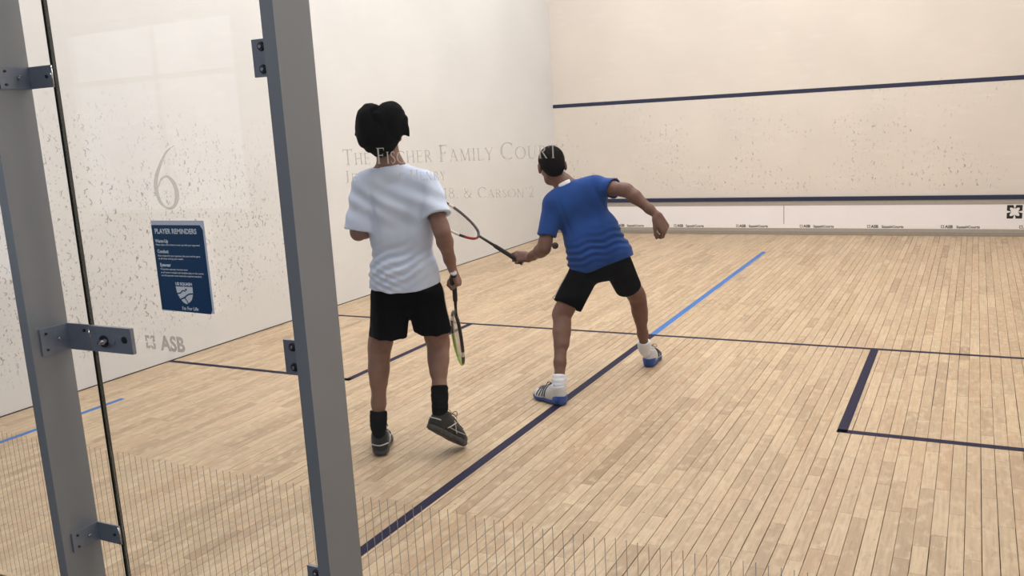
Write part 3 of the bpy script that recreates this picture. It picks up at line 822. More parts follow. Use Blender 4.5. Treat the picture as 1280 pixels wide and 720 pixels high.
def arm(F, sh, el, wr, s=1.0, t=1.0, k=.02):
    F.chain([sh, lerp(sh, el, .4), lerp(sh, el, .85), el], [.050 * t, .044 * t, .036 * t, .036 * t], .03)
    F.chain([el, lerp(el, wr, .25), lerp(el, wr, .75), wr], [.036 * t, .038 * t, .027 * t, .0235 * t], k)
def foot(F, heel, toe, up, s=1.0):
    heel = np.array(heel); toe = np.array(toe); u = unit(up)
    F.cap(heel + (toe - heel) * .14 + u * .045, heel + (toe - heel) * .75 + u * .026, .030 * s, .024 * s, .03)

def head(F, c, up, fwd, s=1.0):
    """skull with face; c: centre of the head"""
    z = unit(up); y = unit(np.array(fwd) - z * (np.array(fwd) @ z)); x = np.cross(y, z); R = np.stack([x, y, z], 1)
    def W(a, b, e): return np.array(c) + (x * a + y * b + z * e) * s
    F.ell(W(0, -.012, .030), np.array([.074, .092, .086]) * s, R, .02)
    F.ell(W(0, .030, -.030), np.array([.058, .058, .078]) * s, R, .03)
    F.cap(W(-.030, .030, -.082), W(.030, .030, -.082), .020 * s, .020 * s, .03)
    F.ell(W(0, .068, -.088), np.array([.022, .018, .018]) * s, R, .02)
    for e in (-1, 1):
        F.ell(W(e * .030, .080, .006), np.array([.017, .012, .011]) * s, R, .008, 's')
        F.ell(W(e * .030, .070, .006), np.array([.0125, .0125, .0115]) * s, R, .003)
        F.cap(W(e * .014, .083, .024), W(e * .044, .070, .023), .008 * s, .006 * s, .012)
        F.ell(W(e * .042, .058, -.022), np.array([.020, .016, .015]) * s, R, .02)
        # ear: rim round a hollow
        F.ell(W(e * .082, -.006, -.006), np.array([.012, .021, .034]) * s, R, .006)
        F.ell(W(e * .093, .004, -.004), np.array([.006, .010, .018]) * s, R, .004, 's')
    F.cap(W(0, .082, .012), W(0, .102, -.024), .008 * s, .0125 * s, .012)
    for e in (-1, 1): F.ell(W(e * .011, .090, -.028), np.array([.009, .010, .007]) * s, R, .006)
    F.cap(W(-.018, .080, -.052), W(.018, .080, -.052), .0065 * s, .0065 * s, .006)
    F.cap(W(-.015, .079, -.062), W(.015, .079, -.062), .0070 * s, .0070 * s, .006)
    F.cap(W(-.022, .089, -.0565), W(.022, .089, -.0565), .0022 * s, .0022 * s, .003, mode='s')
    return W, (x, y, z)

# ------------------------------------------------------------------ materials for people
def skin(name, base, red):
    a = N(name); p = a.pos(); c = srgb(base)
    col = a.mix(a.ramp(a.noise(p, 14, 4), .35, .65), c, srgb(red))
    a.set(Base_Color=col, Roughness=.55, Specular_IOR_Level=.35, Subsurface_Weight=.06, Subsurface_Scale=.01)
    a.b.inputs['Subsurface Radius'].default_value = (1, .35, .2)
    a.bump(a.noise(p, 350, 3), .1, .0006); return a.m
def cloth(name, c1, c2, sc=600, rough=.85, spec=.2, sheen=.1):
    a = N(name); p = a.pos()
    a.set(Base_Color=a.mix(a.ramp(a.noise(p, 9, 3), .3, .7), srgb(c1), srgb(c2)), Roughness=rough, Specular_IOR_Level=spec, Sheen_Weight=sheen)
    a.bump(a.noise(p, sc, 2), .06, .0004); return a.m
def hairm(name, c1, c2):
    a = N(name); p = a.pos()
    a.set(Base_Color=a.mix(a.noise(a.scale(p, (60, 60, 12)), 4, 4), srgb(c1), srgb(c2)), Roughness=.75, Specular_IOR_Level=.05)
    a.bump(a.noise(a.scale(p, (70, 70, 14)), 6, 4), .8, .004); return a.m
M_SKIN1 = skin('skin_one', '87685c', '7c5c52'); M_SKIN2 = skin('skin_two', '6f5349', '66483f')
M_WHITE = cloth('white_cotton', 'c2cfec', 'd2def5'); M_BLUE = cloth('blue_sports_cloth', '16397a', '1b458c')
M_SHORT = cloth('black_shorts_cloth', '07080d', '0b0c12', 300, .9, .05, 0.0); M_BSOCK = cloth('black_sock_knit', '0a0a0d', '101014', 300, .9, .05, 0.0); M_WSOCK = cloth('white_sock_knit', 'cfd2dc', 'dfe2ea', 300)
M_STRIPE = cloth('grey_stripe', 'a9a7a6', 'b9b6b4'); M_COLLAR = cloth('white_collar', 'dfe3ec', 'eceef4')
M_HAIR1 = hairm('black_hair', '040507', '090a0e'); M_HAIR2 = hairm('short_black_hair', '08070a', '141113')
M_EYE = plain('eye_white', 'd8d4d0', .25); M_IRIS = plain('dark_iris', '2a1a14', .2)
M_SHOEB = cloth('black_shoe_mesh', '121417', '1c1f23', 400, .6, .4); M_SOLEG = plain('grey_rubber', '3e4042', .6); M_SILVER = plain('silver_overlay', 'b9babc', .35, .3)
M_SHOEG = cloth('light_grey_shoe_mesh', 'b5b6ba', 'c7c8cc', 400, .5, .4); M_SOLEB = plain('blue_rubber', '1d448e', .5); M_HEELB = cloth('blue_heel_mesh', '1f4792', '2a57a8', 400, .5, .4)
M_OUT = plain('dark_outsole', '3a2f38', .7); M_LACEB = plain('dark_lace', '2c2624', .7); M_LACEN = plain('navy_lace', '252a4c', .7); M_LINE = plain('grey_lining', '8d9094', .9)

# ------------------------------------------------------------------ shoe, built heel at the origin, toe along +Y, 0.285 long
def shoe(parent, heel, toe, up, kind, mirror=1, L=.285, label=None):
    heel = np.array(heel, float); y = unit(np.array(toe) - heel); z = unit(np.array(up) - y * (np.array(up) @ y)); x = np.cross(y, z) * mirror
    s = L / .285
    M = Matrix([[x[0]*s, y[0]*s, z[0]*s, heel[0]], [x[1]*s, y[1]*s, z[1]*s, heel[1]], [x[2]*s, y[2]*s, z[2]*s, heel[2]], [0, 0, 0, 1]])
    m_up, m_sole, m_out, m_deco, m_heel, m_lace = {'black': (M_SHOEB, M_SOLEG, M_OUT, M_SILVER, M_SHOEB, M_LACEB),
                                            'blue': (M_SHOEG, M_SOLEB, M_OUT, M_LACEN, M_HEELB, M_LACEN)}[kind]
    U = Field()
    U.chain([(0, .038, .045), (0, .10, .048), (.004, .185, .036), (.006, .240, .030)], [.037, .038, .040, .033], .03)
    U.cap((0, .036, .040), (0, .043, .097), .036, .034, .03)
    U.cap((0, .052, .096), (0, .130, .070), .031, .028, .04)
    U.cap((-.012, .200, .026), (.020, .205, .026), .028, .028, .03)
    U.cap((0, .048, .098), (0, .050, .17), .0315, .038, .006, mode='s')      # opening for the ankle
    U.cap((0, .045, .080), (0, .040, .055), .026, .020, .006, mode='s')
    U.plane((0, .1, .020), (0, 0, -1), .004)
    u = polygonise('shoe', U, (-.07, -.02, 0), (.07, .30, .13), .0035, 1)
    def sole_field(z0, z1, grow):
        Fs = Field()
        Fs.chain([(0, .038, .02), (0, .10, .02), (.004, .185, .02), (.006, .240, .022)], [.038 + grow, .036 + grow, .041 + grow, .034 + grow], .03)
        Fs.cap((-.012, .200, .02), (.020, .205, .02), .030 + grow, .030 + grow, .03)
        Fs.plane((0, .1, z1), (0, 0, 1), .004); Fs.plane((0, .1, z0), (0, 0, -1), .003)
        return Fs
    SF = sole_field(.005, .027, .003)
    SF.disp = lambda p: -np.clip((np.abs(p[:, 1] - .02) < .03) * .001 + np.sin(p[:, 1] * 180) * .0008, -.002, .002)
    so = polygonise('sole', SF, (-.07, -.02, -.01), (.07, .30, .05), .0035, 0)
    ou = polygonise('outsole', sole_field(0.0003, .007, .0), (-.07, -.02, -.01), (.07, .30, .03), .0035, 0)
    root = link('shoe', u, m_up, parent, label); so_o = link('sole', so, m_sole, root); ou_o = link('outsole', ou, m_out, root)
    for q in (u, so, ou): q.transform(M)
    # overlays on the skin of the shoe, found by walking in to the surface
    def hug(pts, lift=.0015):
        out = []
        for p in pts:
            p = np.array(p, float); c = np.array([0.0, min(max(p[1], .05), .235), .045]); d = unit(c - p)
            for _ in range(40):
                v = U(p[None])[0]
                if v < .0006: break
                p = p + d * v * .7
            out.append(tuple(p - d * lift))
        return out
    def strip(pts, r, mat, name, sx=.45):
        mb = MB(); sp = smooth_path([(a, b, c) for a, b, c in pts], 4); hp = hug([tuple(q) for q in sp]); mb.tube(hp, r, 6)
        me = mb.mesh(name); me.transform(M); link(name, me, mat, root)
    for e in (-1, 1):
        if kind == 'black':
            strip([(e * .10, .075, .035), (e * .08, .105, .085), (e * .06, .135, .12)], .0030, m_deco, 'side_stripe')
            strip([(e * .10, .150, .030), (e * .08, .125, .080), (e * .06, .110, .12)], .0030, m_deco, 'side_stripe')
            strip([(e * .10, .085, .050), (e * .10, .150, .052), (e * .08, .205, .055)], .0024, m_deco, 'side_stripe')
        else:
            for k in range(4):
                strip([(e * .10, .135 + k * .022, .030), (e * .07, .128 + k * .022, .075), (e * .03, .122 + k * .020, .12)], .0032, m_deco, 'side_stripe')
    strip([(-.05, .01, .062), (0, -.06, .066), (.05, .01, .062)], .0035, m_deco if kind == 'black' else m_heel, 'heel_band')
    if kind == 'blue':
        H = Field()
        H.chain([(0, .038, .045), (0, .10, .048)], [.0395, .0402], .03); H.cap((0, .036, .040), (0, .040, .066), .0365, .034, .03)
        H.cap((0, .048, .085), (0, .050, .16), .031, .036, .006, mode='s'); H.cap((0, .045, .080), (0, .040, .055), .028, .024, .006, mode='s')
        H.plane((0, .1, .020), (0, 0, -1), .003); H.plane((0, .100, .040), (0, 1, .25), .004); H.plane((0, .03, .068), (0, -.3, 1), .004)
        hm = polygonise('heel_panel', H, (-.07, -.02, 0), (.07, .15, .10), .0035, 0); hm.transform(M); link('heel_panel', hm, m_heel, root, 'blue heel panel')
    mb = MB()
    for k in range(5):
        yy = .118 + k * .020
        hp = hug([(-.045, yy + .004, .10), (-.02, yy, .12), (0, yy, .12), (.02, yy, .12), (.045, yy + .004, .10)], .003); mb.tube(hp, .0022, 5)
    for e in (-1, 1):
        b = hug([(0, .108, .14)], .004)[0]; b = np.array(b)
        loop = [b, b + (e * .016, .000, .016), b + (e * .034, -.004, .018), b + (e * .042, -.002, .004), b + (e * .030, .006, -.004), b + (e * .012, .004, .002), b]
        mb.tube([tuple(q) for q in smooth_path([tuple(q) for q in loop], 5)], .0018, 5)
        tail = [b, b + (e * .014, .014, .006), b + (e * .030, .022, -.012)]
        mb.tube([tuple(q) for q in smooth_path([tuple(q) for q in tail], 4)], .0016, 5)
    me = mb.mesh('laces'); me.transform(M); link('laces', me, m_lace, root)
    T = Field(); T.cap((0, .060, .098), (0, .115, .078), .016, .020, .02, ((0, .35, 1), .45)); T.cap((0, .048, .085), (0, .050, .16), .0275, .030, .004, mode='s')
    tm = polygonise('tongue', T, (-.05, .02, .04), (.05, .16, .14), .0035, 0); tm.transform(M); link('tongue', tm, M_LINE if kind == 'blue' else m_up, root)
    return root
# ------------------------------------------------------------------ racket: butt at origin, head along +Y, face normal +Z, 0.685 long
def racket(name, butt, tip, normal, label, cols, grip_mat):
    butt = np.array(butt, float); y = unit(np.array(tip) - butt); z = unit(np.array(normal) - y * (np.array(normal) @ y)); x = np.cross(y, z)
    root = tag(empty(name, tuple(butt)), label, 'racket')
    root.rotation_mode = 'QUATERNION'
    root.rotation_quaternion = Matrix([[x[i], y[i], z[i]] for i in range(3)]).to_quaternion()
    mb = MB(); mb.tube([(0, .004, 0), (0, .02, 0), (0, .10, 0), (0, .205, 0), (0, .215, 0)], [.0165, .0158, .0150, .0140, .011], 12, sx=.85, up=(0, 0, 1)); mb.obj('grip', grip_mat, root)
    mb = MB(); mb.cyl((0, -.003, 0), (0, .0035, 0), .0150, .0165, 16); mb.obj('butt_cap', M_BUTT, root, 'pale round butt cap')
    mb = MB(); mb.tube([(0, .2155, 0), (0, .27, 0), (0, .33, 0)], [.0095, .0085, .0088], 10, sx=.9, up=(0, 0, 1)); mb.obj('shaft', M_RBLACK, root)
    # head: throat at .33, tip at .685; teardrop hoop in coloured lengths
    hp = []
    for i in range(0, 61):
        t = i / 60 * math.pi            # 0 at the throat, pi at the tip
        yy = .33 + .355 * (1 - math.cos(t)) / 2
        w = .105 * math.sin(t) ** .80 * (1 - .20 * math.cos(t)) if 0 < t < math.pi else 0
        hp.append((w, yy))
    for side in (1, -1):
        pts = [(side * w, yy, 0) for w, yy in hp]
        n = len(pts); cuts = cols[side]
        a = 0
        for frac, mt in cuts:
            b = int(frac * (n - 1)); mb = MB()
            mb.tube(pts[a:b+1], .0075, 8, sx=1.25, up=(0, 0, 1)); mb.obj('frame', mt, root); a = b
    inner = Vector((0, 0, 0)); mb = MB()
    def wid(yy):
        for i in range(60):
            if hp[i][1] <= yy <= hp[i+1][1]:
                k = (yy - hp[i][1]) / max(1e-6, hp[i+1][1] - hp[i][1]); return hp[i][0] * (1 - k) + hp[i+1][0] * k
        return 0
    for i in range(-6, 7):
        xx = i * .0135; ys = [q for q in np.linspace(.36, .68, 90) if wid(q) > abs(xx) + .002]
        if len(ys) > 5: mb.tube([(xx, ys[0], 0), (xx, ys[-1], 0)], .0006, 4)
    for i in range(19):
        yy = .385 + i * .0158; w = wid(yy) - .002
        if w > .01: mb.tube([(-w, yy, .0004), (w, yy, .0004)], .0006, 4)
    o = mb.obj('strings', M_STRING, root); o['kind'] = 'stuff'
    return root
M_BUTT = plain('pale_butt_cap', 'c9c6cf', .4); M_RBLACK = plain('racket_black', '1a191c', .35); M_RRED = plain('racket_red', '8e1c2c', .35)
M_RWHITE = plain('racket_white', 'd8d4d2', .35); M_RGREEN = plain('racket_green', '8fa83c', .35); M_RGREY = plain('racket_grey', '57504f', .35)
M_STRING = plain('string_nylon', '9a9690', .4); M_GRIP = plain('black_grip_tape', '1b1a1f', .8, bump=.3)

NV = v3(-0.46514, 0.88524, 0); RV = v3(0.88524, 0.46514, 0); UP = v3(0, 0, 1)

# ================================================================== player in the white shirt
def build_white():
    root = tag(empty('person', (2.80, 1.63, 0)), 'standing player with bushy black hair in white t-shirt and black shorts, holding a racket down', 'person')
    q = []
    pel = v3(2.8447, 1.6698, 0.8822); shL = v3(2.6994, 1.5934, 1.3642); shR = v3(2.9661, 1.7336, 1.3511); neck = v3(2.8153, 1.6543, 1.4491)
    elL = v3(2.6729, 1.5456, 1.1406); wrL = v3(2.6487, 1.7814, 1.1532); elR = v3(3.0698, 1.6751, 1.1260); wrR = v3(3.0424, 1.7849, 0.9356)
    hipL = v3(2.7791, 1.6353, 0.8945); knL = v3(2.6827, 1.6185, 0.5374); anL = v3(2.6863, 1.5526, 0.1580)
    hipR = v3(2.9155, 1.7070, 0.8937); knR = v3(2.9209, 1.8001, 0.5366); anR = v3(2.9946, 1.6582, 0.2528)
    heelL = v3(2.7008, 1.5320, 0.0094); heelL[2] = .006; toeL = heelL + unit(NV + RV * -.10) * .27; toeL[2] = .003
    toeR = v3(3.0254, 1.7873, 0.0124); toeR[2] = .004
    heelR = v3(2.9717, 1.5783, 0.1647)
    hc = v3(2.7870, 1.6564, 1.6024)
    B = Field()
    B.chain([pel + UP*.02, lerp(pel, neck, .35), lerp(pel, neck, .7)], [.085, .075, .085], .04, (NV, .75))
    B.cap(pel - RV*.06, pel + RV*.06, .085, .085, .04, (NV, .85))
    for e in (-1, 1): B.ell(pel + RV*e*.06 - NV*.028 - UP*.04, (.060, .055, .065), k=.03)
    B.cap(shL + RV*.05 - UP*.03, shR - RV*.05 - UP*.03, .075, .075, .04, (NV, .75))
    B.cap(lerp(neck, shL, .15), shL, .045, .045, .03); B.cap(lerp(neck, shR, .15), shR, .045, .045, .03)
    B.chain([neck - UP*.05, neck + UP*.02 + NV*.005, hc - UP*.05 - NV*.005], [.060, .052, .052], .03)
    arm(B, shL, elL, wrL); arm(B, shR, elR, wrR)
    leg(B, hipL, knL, anL, -NV, RV); leg(B, hipR, knR, anR, -NV - RV*.3, RV)
    foot(B, heelL, toeL, UP); uR = unit(np.cross(RV*.5 - NV*.8, unit(toeR - heelR))); uR = uR if uR[2] > 0 else -uR
    foot(B, heelR, toeR, np.cross(unit(np.cross(toeR - heelR, UP)), unit(toeR - heelR)))
    head(B, hc, UP + NV*.08, NV + RV*.18, 1.0)
    # right hand closed round the racket grip; left hand loosely curled in front
    bt = v3(3.0636, 1.7622, 0.9162); tp = v3(2.8510, 2.1023, 0.4060); gd = unit(tp - bt)
    fd = unit(gd - unit(wrR - elR) * -.9)
    palm_c = bt + gd * .055
    hdir = unit(v3(palm_c[0], palm_c[1], palm_c[2]) - wrR + RV*.018)
    hand(B, wrR, unit(hdir + gd*.15), RV*.95 - NV*.2 + gd*.1, -1, [(1.25, 1.5, .9)] * 4, .02, 1.0, thumb=(.25, .8, -.65), thumb_curl=.55)
    hand(B, wrL, unit(wrL - elL + RV*.05), -RV, 1, [(.5, .6, .4)] * 4, .05, 1.0)
    b = polygonise('body', B, (2.35, 1.2, -.02), (3.35, 2.3, 1.80), .0046, 1); q.append(link('body', b, M_SKIN1))
    # eyes
    W, ax = head(Field(), hc, UP + NV*.08, NV + RV*.18, 1.0)
    # hair: full cap with a dent on top and a flick over the right ear
    H = Field()
    R = np.stack(ax, 1)
    H.ell(W(-.048, -.020, .056), (.074, .098, .091), R, .03); H.ell(W(.044, -.018, .060), (.076, .098, .093), R, .010)
    H.ell(W(-.028, -.055, -.018), (.078, .062, .070), R, .04); H.ell(W(.020, -.055, -.020), (.066, .058, .078), R, .04)
    H.ell(W(.0, -.062, -.065), (.048, .036, .040), R, .03)
    H.ell(W(0, .055, .078), (.075, .050, .042), R, .03)
    H.cap(W(.100, -.01, .055), W(.120, .010, -.012), .030, .007, .02)
    H.cap(W(-.095, -.01, .03), W(-.088, -.02, -.045), .032, .012, .02)
    rr = random.Random(4)
    for i in range(46):
        t = rr.uniform(0, 2 * math.pi); e = rr.uniform(-.6, .95)
        dx, dy, dz = math.cos(t) * math.cos(e), math.sin(t) * math.cos(e), math.sin(e)
        if dy > .5 and dz < .4: continue
        p0 = (dx * .098, -.015 + dy * .090, .050 + dz * .085); p1 = (dx * .126, -.015 + dy * .108, .030 + dz * .100 - .012)
        H.cap(W(*p0), W(*p1), .020, .0045, .008)
    H.ell(W(0, .085, -.02), (.062, .040, .080), R, .01, 's')
    H.disp = lambda p: .0024 * np.sin(hash_noise(p, 34) * 5) + .0016 * np.sin(hash_noise(p * np.array([1, 1, .35]), 110) * 3)
    hm = polygonise('hair', H, hc - .24, hc + .24, .0042, 1); q.append(link('hair', hm, M_HAIR1, None, 'bushy black hair parted at the crown'))
    for e in (-1, 1):
        mb = MB(); bmesh.ops.create_uvsphere(mb.bm, u_segments=16, v_segments=10, radius=.0118, matrix=Matrix.Translation(W(e*.030, .0705, .006)))
        for f in mb.bm.faces: f.smooth = True
        o = mb.obj('eye', M_EYE); q.append(o)
        mb = MB(); c0 = W(e*.030, .0816, .006); c1 = W(e*.030, .0828, .006); mb.cyl(tuple(c0), tuple(c1), .0052, .0040, 12); mb.obj('iris', M_IRIS, o)
    # t-shirt
    T = Field()
    lat = lambda p: (p - pel) @ RV
    T.cap(shL + RV*.035 - UP*.015, shR - RV*.035 - UP*.015, .076, .076, .04, (NV, .80))
    T.cap(pel + v3(0,0,.37) - RV*.062, pel + v3(0,0,.37) + RV*.062, .108, .108, .06, (NV, .80))
    T.cap(pel + v3(0,0,.23) - RV*.060 - RV*.006, pel + v3(0,0,.23) + RV*.052, .098, .098, .07, (NV, .82))
    T.cap(pel + v3(0,0,.06) - RV*.070, pel + v3(0,0,.06) + RV*.056, .106, .106, .08, (NV, .86))
    T.cap(pel + v3(0,0,-.06) - RV*.074, pel + v3(0,0,-.06) + RV*.066, .110, .110, .06, (NV, .88))
    T.cap(neck - UP*.028 - RV*.02, lerp(neck, shL, .9) + UP*.008, .054, .050, .04); T.cap(neck - UP*.028 + RV*.02, lerp(neck, shR, .9) + UP*.008, .054, .050, .04)
    T.cap(neck - UP*.03, neck + UP*.02, .066, .062, .02); T.add(lambda p: (p - (neck + UP*.006)) @ unit(UP*1.0 - NV*.12 - RV*.1), .004, 'i')
    def sleeve(sh, el, L, r0, r1, bulge):
        s = Field(); d = unit(el - sh); s.cap(sh + bulge, sh + d * (L + .06), r0, r1, .02)
        s.plane(sh + d * L, d + UP*0, .003)
        s.cap(sh + d * (L - .035), sh + d * (L + .1), r1 - .030, r1 - .012, .003, mode='s'); return s
    T.add(sleeve(shL, elL, .222, .060, .076, -RV*.002), .022); T.add(sleeve(shR, elR, .168, .060, .074, RV*.004 + UP*.0), .022)
    cuff = [(shL, elL), (shR, elR)]
    T.cap(neck - UP*.02, neck + UP*.10, .0555, .0555, .004, mode='s')
    T.cap(pel - UP*.20 - RV*.05, pel - UP*.06 - RV*.04, .110, .092, .003, (NV, .86), 's'); T.cap(pel - UP*.20 + RV*.05, pel - UP*.06 + RV*.04, .110, .092, .003, (NV, .86), 's')
    T.add(lambda p: (pel[2] - .043 + 1.0 * lat(p) ** 2 + .03 * lat(p)) - p[:, 2], .004, 'i')
    def folds(p):
        a = lat(p); z = p[:, 2] - pel[2]; bk = 1 / (1 + np.exp(((p - pel) @ NV) * 60))
        w = z - .42 * a + .010 * np.sin(a * 32 + 1.0) + .006 * hash_noise(p, 18)
        A = np.exp(-((z - .085) / .085) ** 2) * .0085 * (.55 + .45 * np.sin(a * 14 + 2.2))
        A2 = np.exp(-((z - .02) / .07) ** 2) * np.exp(-((a + .10) / .07) ** 2) * .0065
        A3 = np.exp(-((z - .40) / .10) ** 2) * .0045
        d = A * np.sin(w * 135) + A2 * np.sin((z + .5 * a) * 190) + A3 * np.sin((z * .9 + a * .55) * 70 + 2 * hash_noise(p, 10))
        # cloth drawn in under the right arm and down the spine
        d += .004 * np.exp(-((a - .02) / .03) ** 2) * np.exp(-((z - .27) / .16) ** 2) + .0018 * hash_noise(p, 26) + .0022 * hash_noise(p, 11)
        d += .0025 * np.exp(-(((a - .115) - .12 * (z - .38)) / .010) ** 2) * np.exp(-((z - .40) / .07) ** 2)
        d += .005 * np.exp(-(((a + .120) + .12 * (z - .34)) / .010) ** 2) * np.exp(-((z - .34) / .10) ** 2)
        return d
    T.disp = folds
    t = polygonise('t_shirt', T, (2.35, 1.3, .75), (3.35, 2.1, 1.55), .0050, 1); ts = link('t_shirt', t, M_WHITE); q.append(ts)
    C = Field(); cn = unit(UP*1.0 - NV*.12 - RV*.1)
    C.cap(neck - cn*.012, neck + cn*.02, .0655, .0640, .02); C.cap(neck - cn*.05, neck + cn*.10, .0560, .0560, .004, mode='s'); C.plane(neck + cn*.011, cn, .003); C.plane(neck - cn*.006, -cn, .003)
    link('collar_rib', polygonise('collar_rib', C, neck - .12, neck + .12, .0036, 1), M_WHITE, ts)
    # shorts
    K = Field(); kl = v3(2.7323, 1.6276, 0.6089); kr = v3(2.9142, 1.7684, 0.6192)
    K.cap(pel + UP*.03 - RV*.060, pel + UP*.03 + RV*.054, .088, .088, .04, (NV, .82)); K.cap(pel - UP*.06 - RV*.070, pel - UP*.06 + RV*.066, .103, .103, .04, (NV, .86))
    def tube_leg(hp, kn, r0, r1, tilt):
        s = Field(); d = unit(kn - hp); s.cap(hp - UP*.09, kn + d*.08, r0, r1, .02); s.plane(kn, d + tilt, .003)
        s.cap(kn - d * .07, kn + d * .15, r1 - .030, r1 - .004, .003, mode='s'); return s
    K.add(tube_leg(hipL - RV*.010 + NV*.010, kl, .097, .092, 0*UP), .018); K.add(tube_leg(hipR + RV*.004 + NV*.012, kr, .094, .092, RV*-.12), .018)
    K.add(lambda p: p[:, 2] - (pel[2] + .06), .004, 'i')
    K.disp = lambda p: .0030 * hash_noise(p, 20) + .002 * np.sin(((p - pel) @ RV) * 90 + 3 * hash_noise(p, 9)) * np.clip((pel[2] - .05 - p[:, 2]) * 6, 0, 1)
    k = polygonise('shorts', K, (2.4, 1.3, .5), (3.3, 2.1, 1.0), .0052, 1); ks = link('shorts', k, M_SHORT); q.append(ks)
    def side_stripe(pts, w, parent, mat, Fd):
        mb = MB(); out = []
        for a_, c_ in pts:
            p = np.array(a_, float); c = np.array(c_, float); d = unit(c - p)
            for _ in range(30):
                v = Fd(p[None])[0]
                if v < .001: break
                p = p + d * v * .7
            out.append(tuple(p))
        mb.tube([tuple(v) for v in smooth_path(out, 3)], w, 6, sx=.3, up=tuple(RV)); mb.obj('side_stripe', mat, parent)
    side_stripe([(lerp(pel + RV*.30 - UP*.02, kr + RV*.25, t_) , lerp(hipR, kr, t_)) for t_ in np.linspace(.12, .94, 7)], .009, ks, M_STRIPE, K)
    # socks
    def sock(kn, an, heel, toe, up, top, mat, name='sock'):
        s = Field(); d = unit(an - kn); s.chain([an - d * (top + .05), an - d * top * .5, an], [.050, .039, .0375], .02)
        s.plane(an - d * top, -d, .003)
        s2 = Field(); u = unit(up); h_ = np.array(heel); t_ = np.array(toe)
        s.cap(an, h_ + (t_ - h_) * .16 + u * .05, .036, .030, .02); s.cap(h_ + (t_ - h_) * .16 + u * .05, h_ + (t_ - h_) * .6 + u * .035, .030, .028, .02)
        s.disp = lambda p: .0010 * np.sin(p[:, 2] * 260)
        m_ = polygonise(name, s, np.minimum(np.minimum(an, heel), toe) - .12, np.maximum(np.maximum(an, heel), toe) + .25, .0045, 1)
        return link(name, m_, mat)
    q.append(sock(knL, anL, heelL, toeL, UP, .075, M_BSOCK)); q.append(sock(knR, anR, heelR, toeR, np.cross(unit(np.cross(toeR - heelR, UP)), unit(toeR - heelR)), .105, M_BSOCK))
    s1 = shoe(None, heelL, toeL, UP, 'black', 1, .285); upR = np.cross(unit(np.cross(toeR - heelR, UP)), unit(toeR - heelR))
    s2 = shoe(None, heelR, toeR, upR, 'black', 1, .285); q += [s1, s2]
    adopt(root, *q)
    racket('racket', bt, tp, RV*1.0 + NV*.36, 'black and green squash racket held head down by the player in the white shirt',
           {1: [(.50, M_RBLACK), (.58, M_RWHITE), (.70, M_RBLACK), (1, M_RGREEN)], -1: [(.36, M_RBLACK), (.46, M_RWHITE), (.68, M_RBLACK), (1, M_RGREEN)]}, M_GRIP)
    return dict(sock=sock, side_stripe=side_stripe)
FN = build_white()

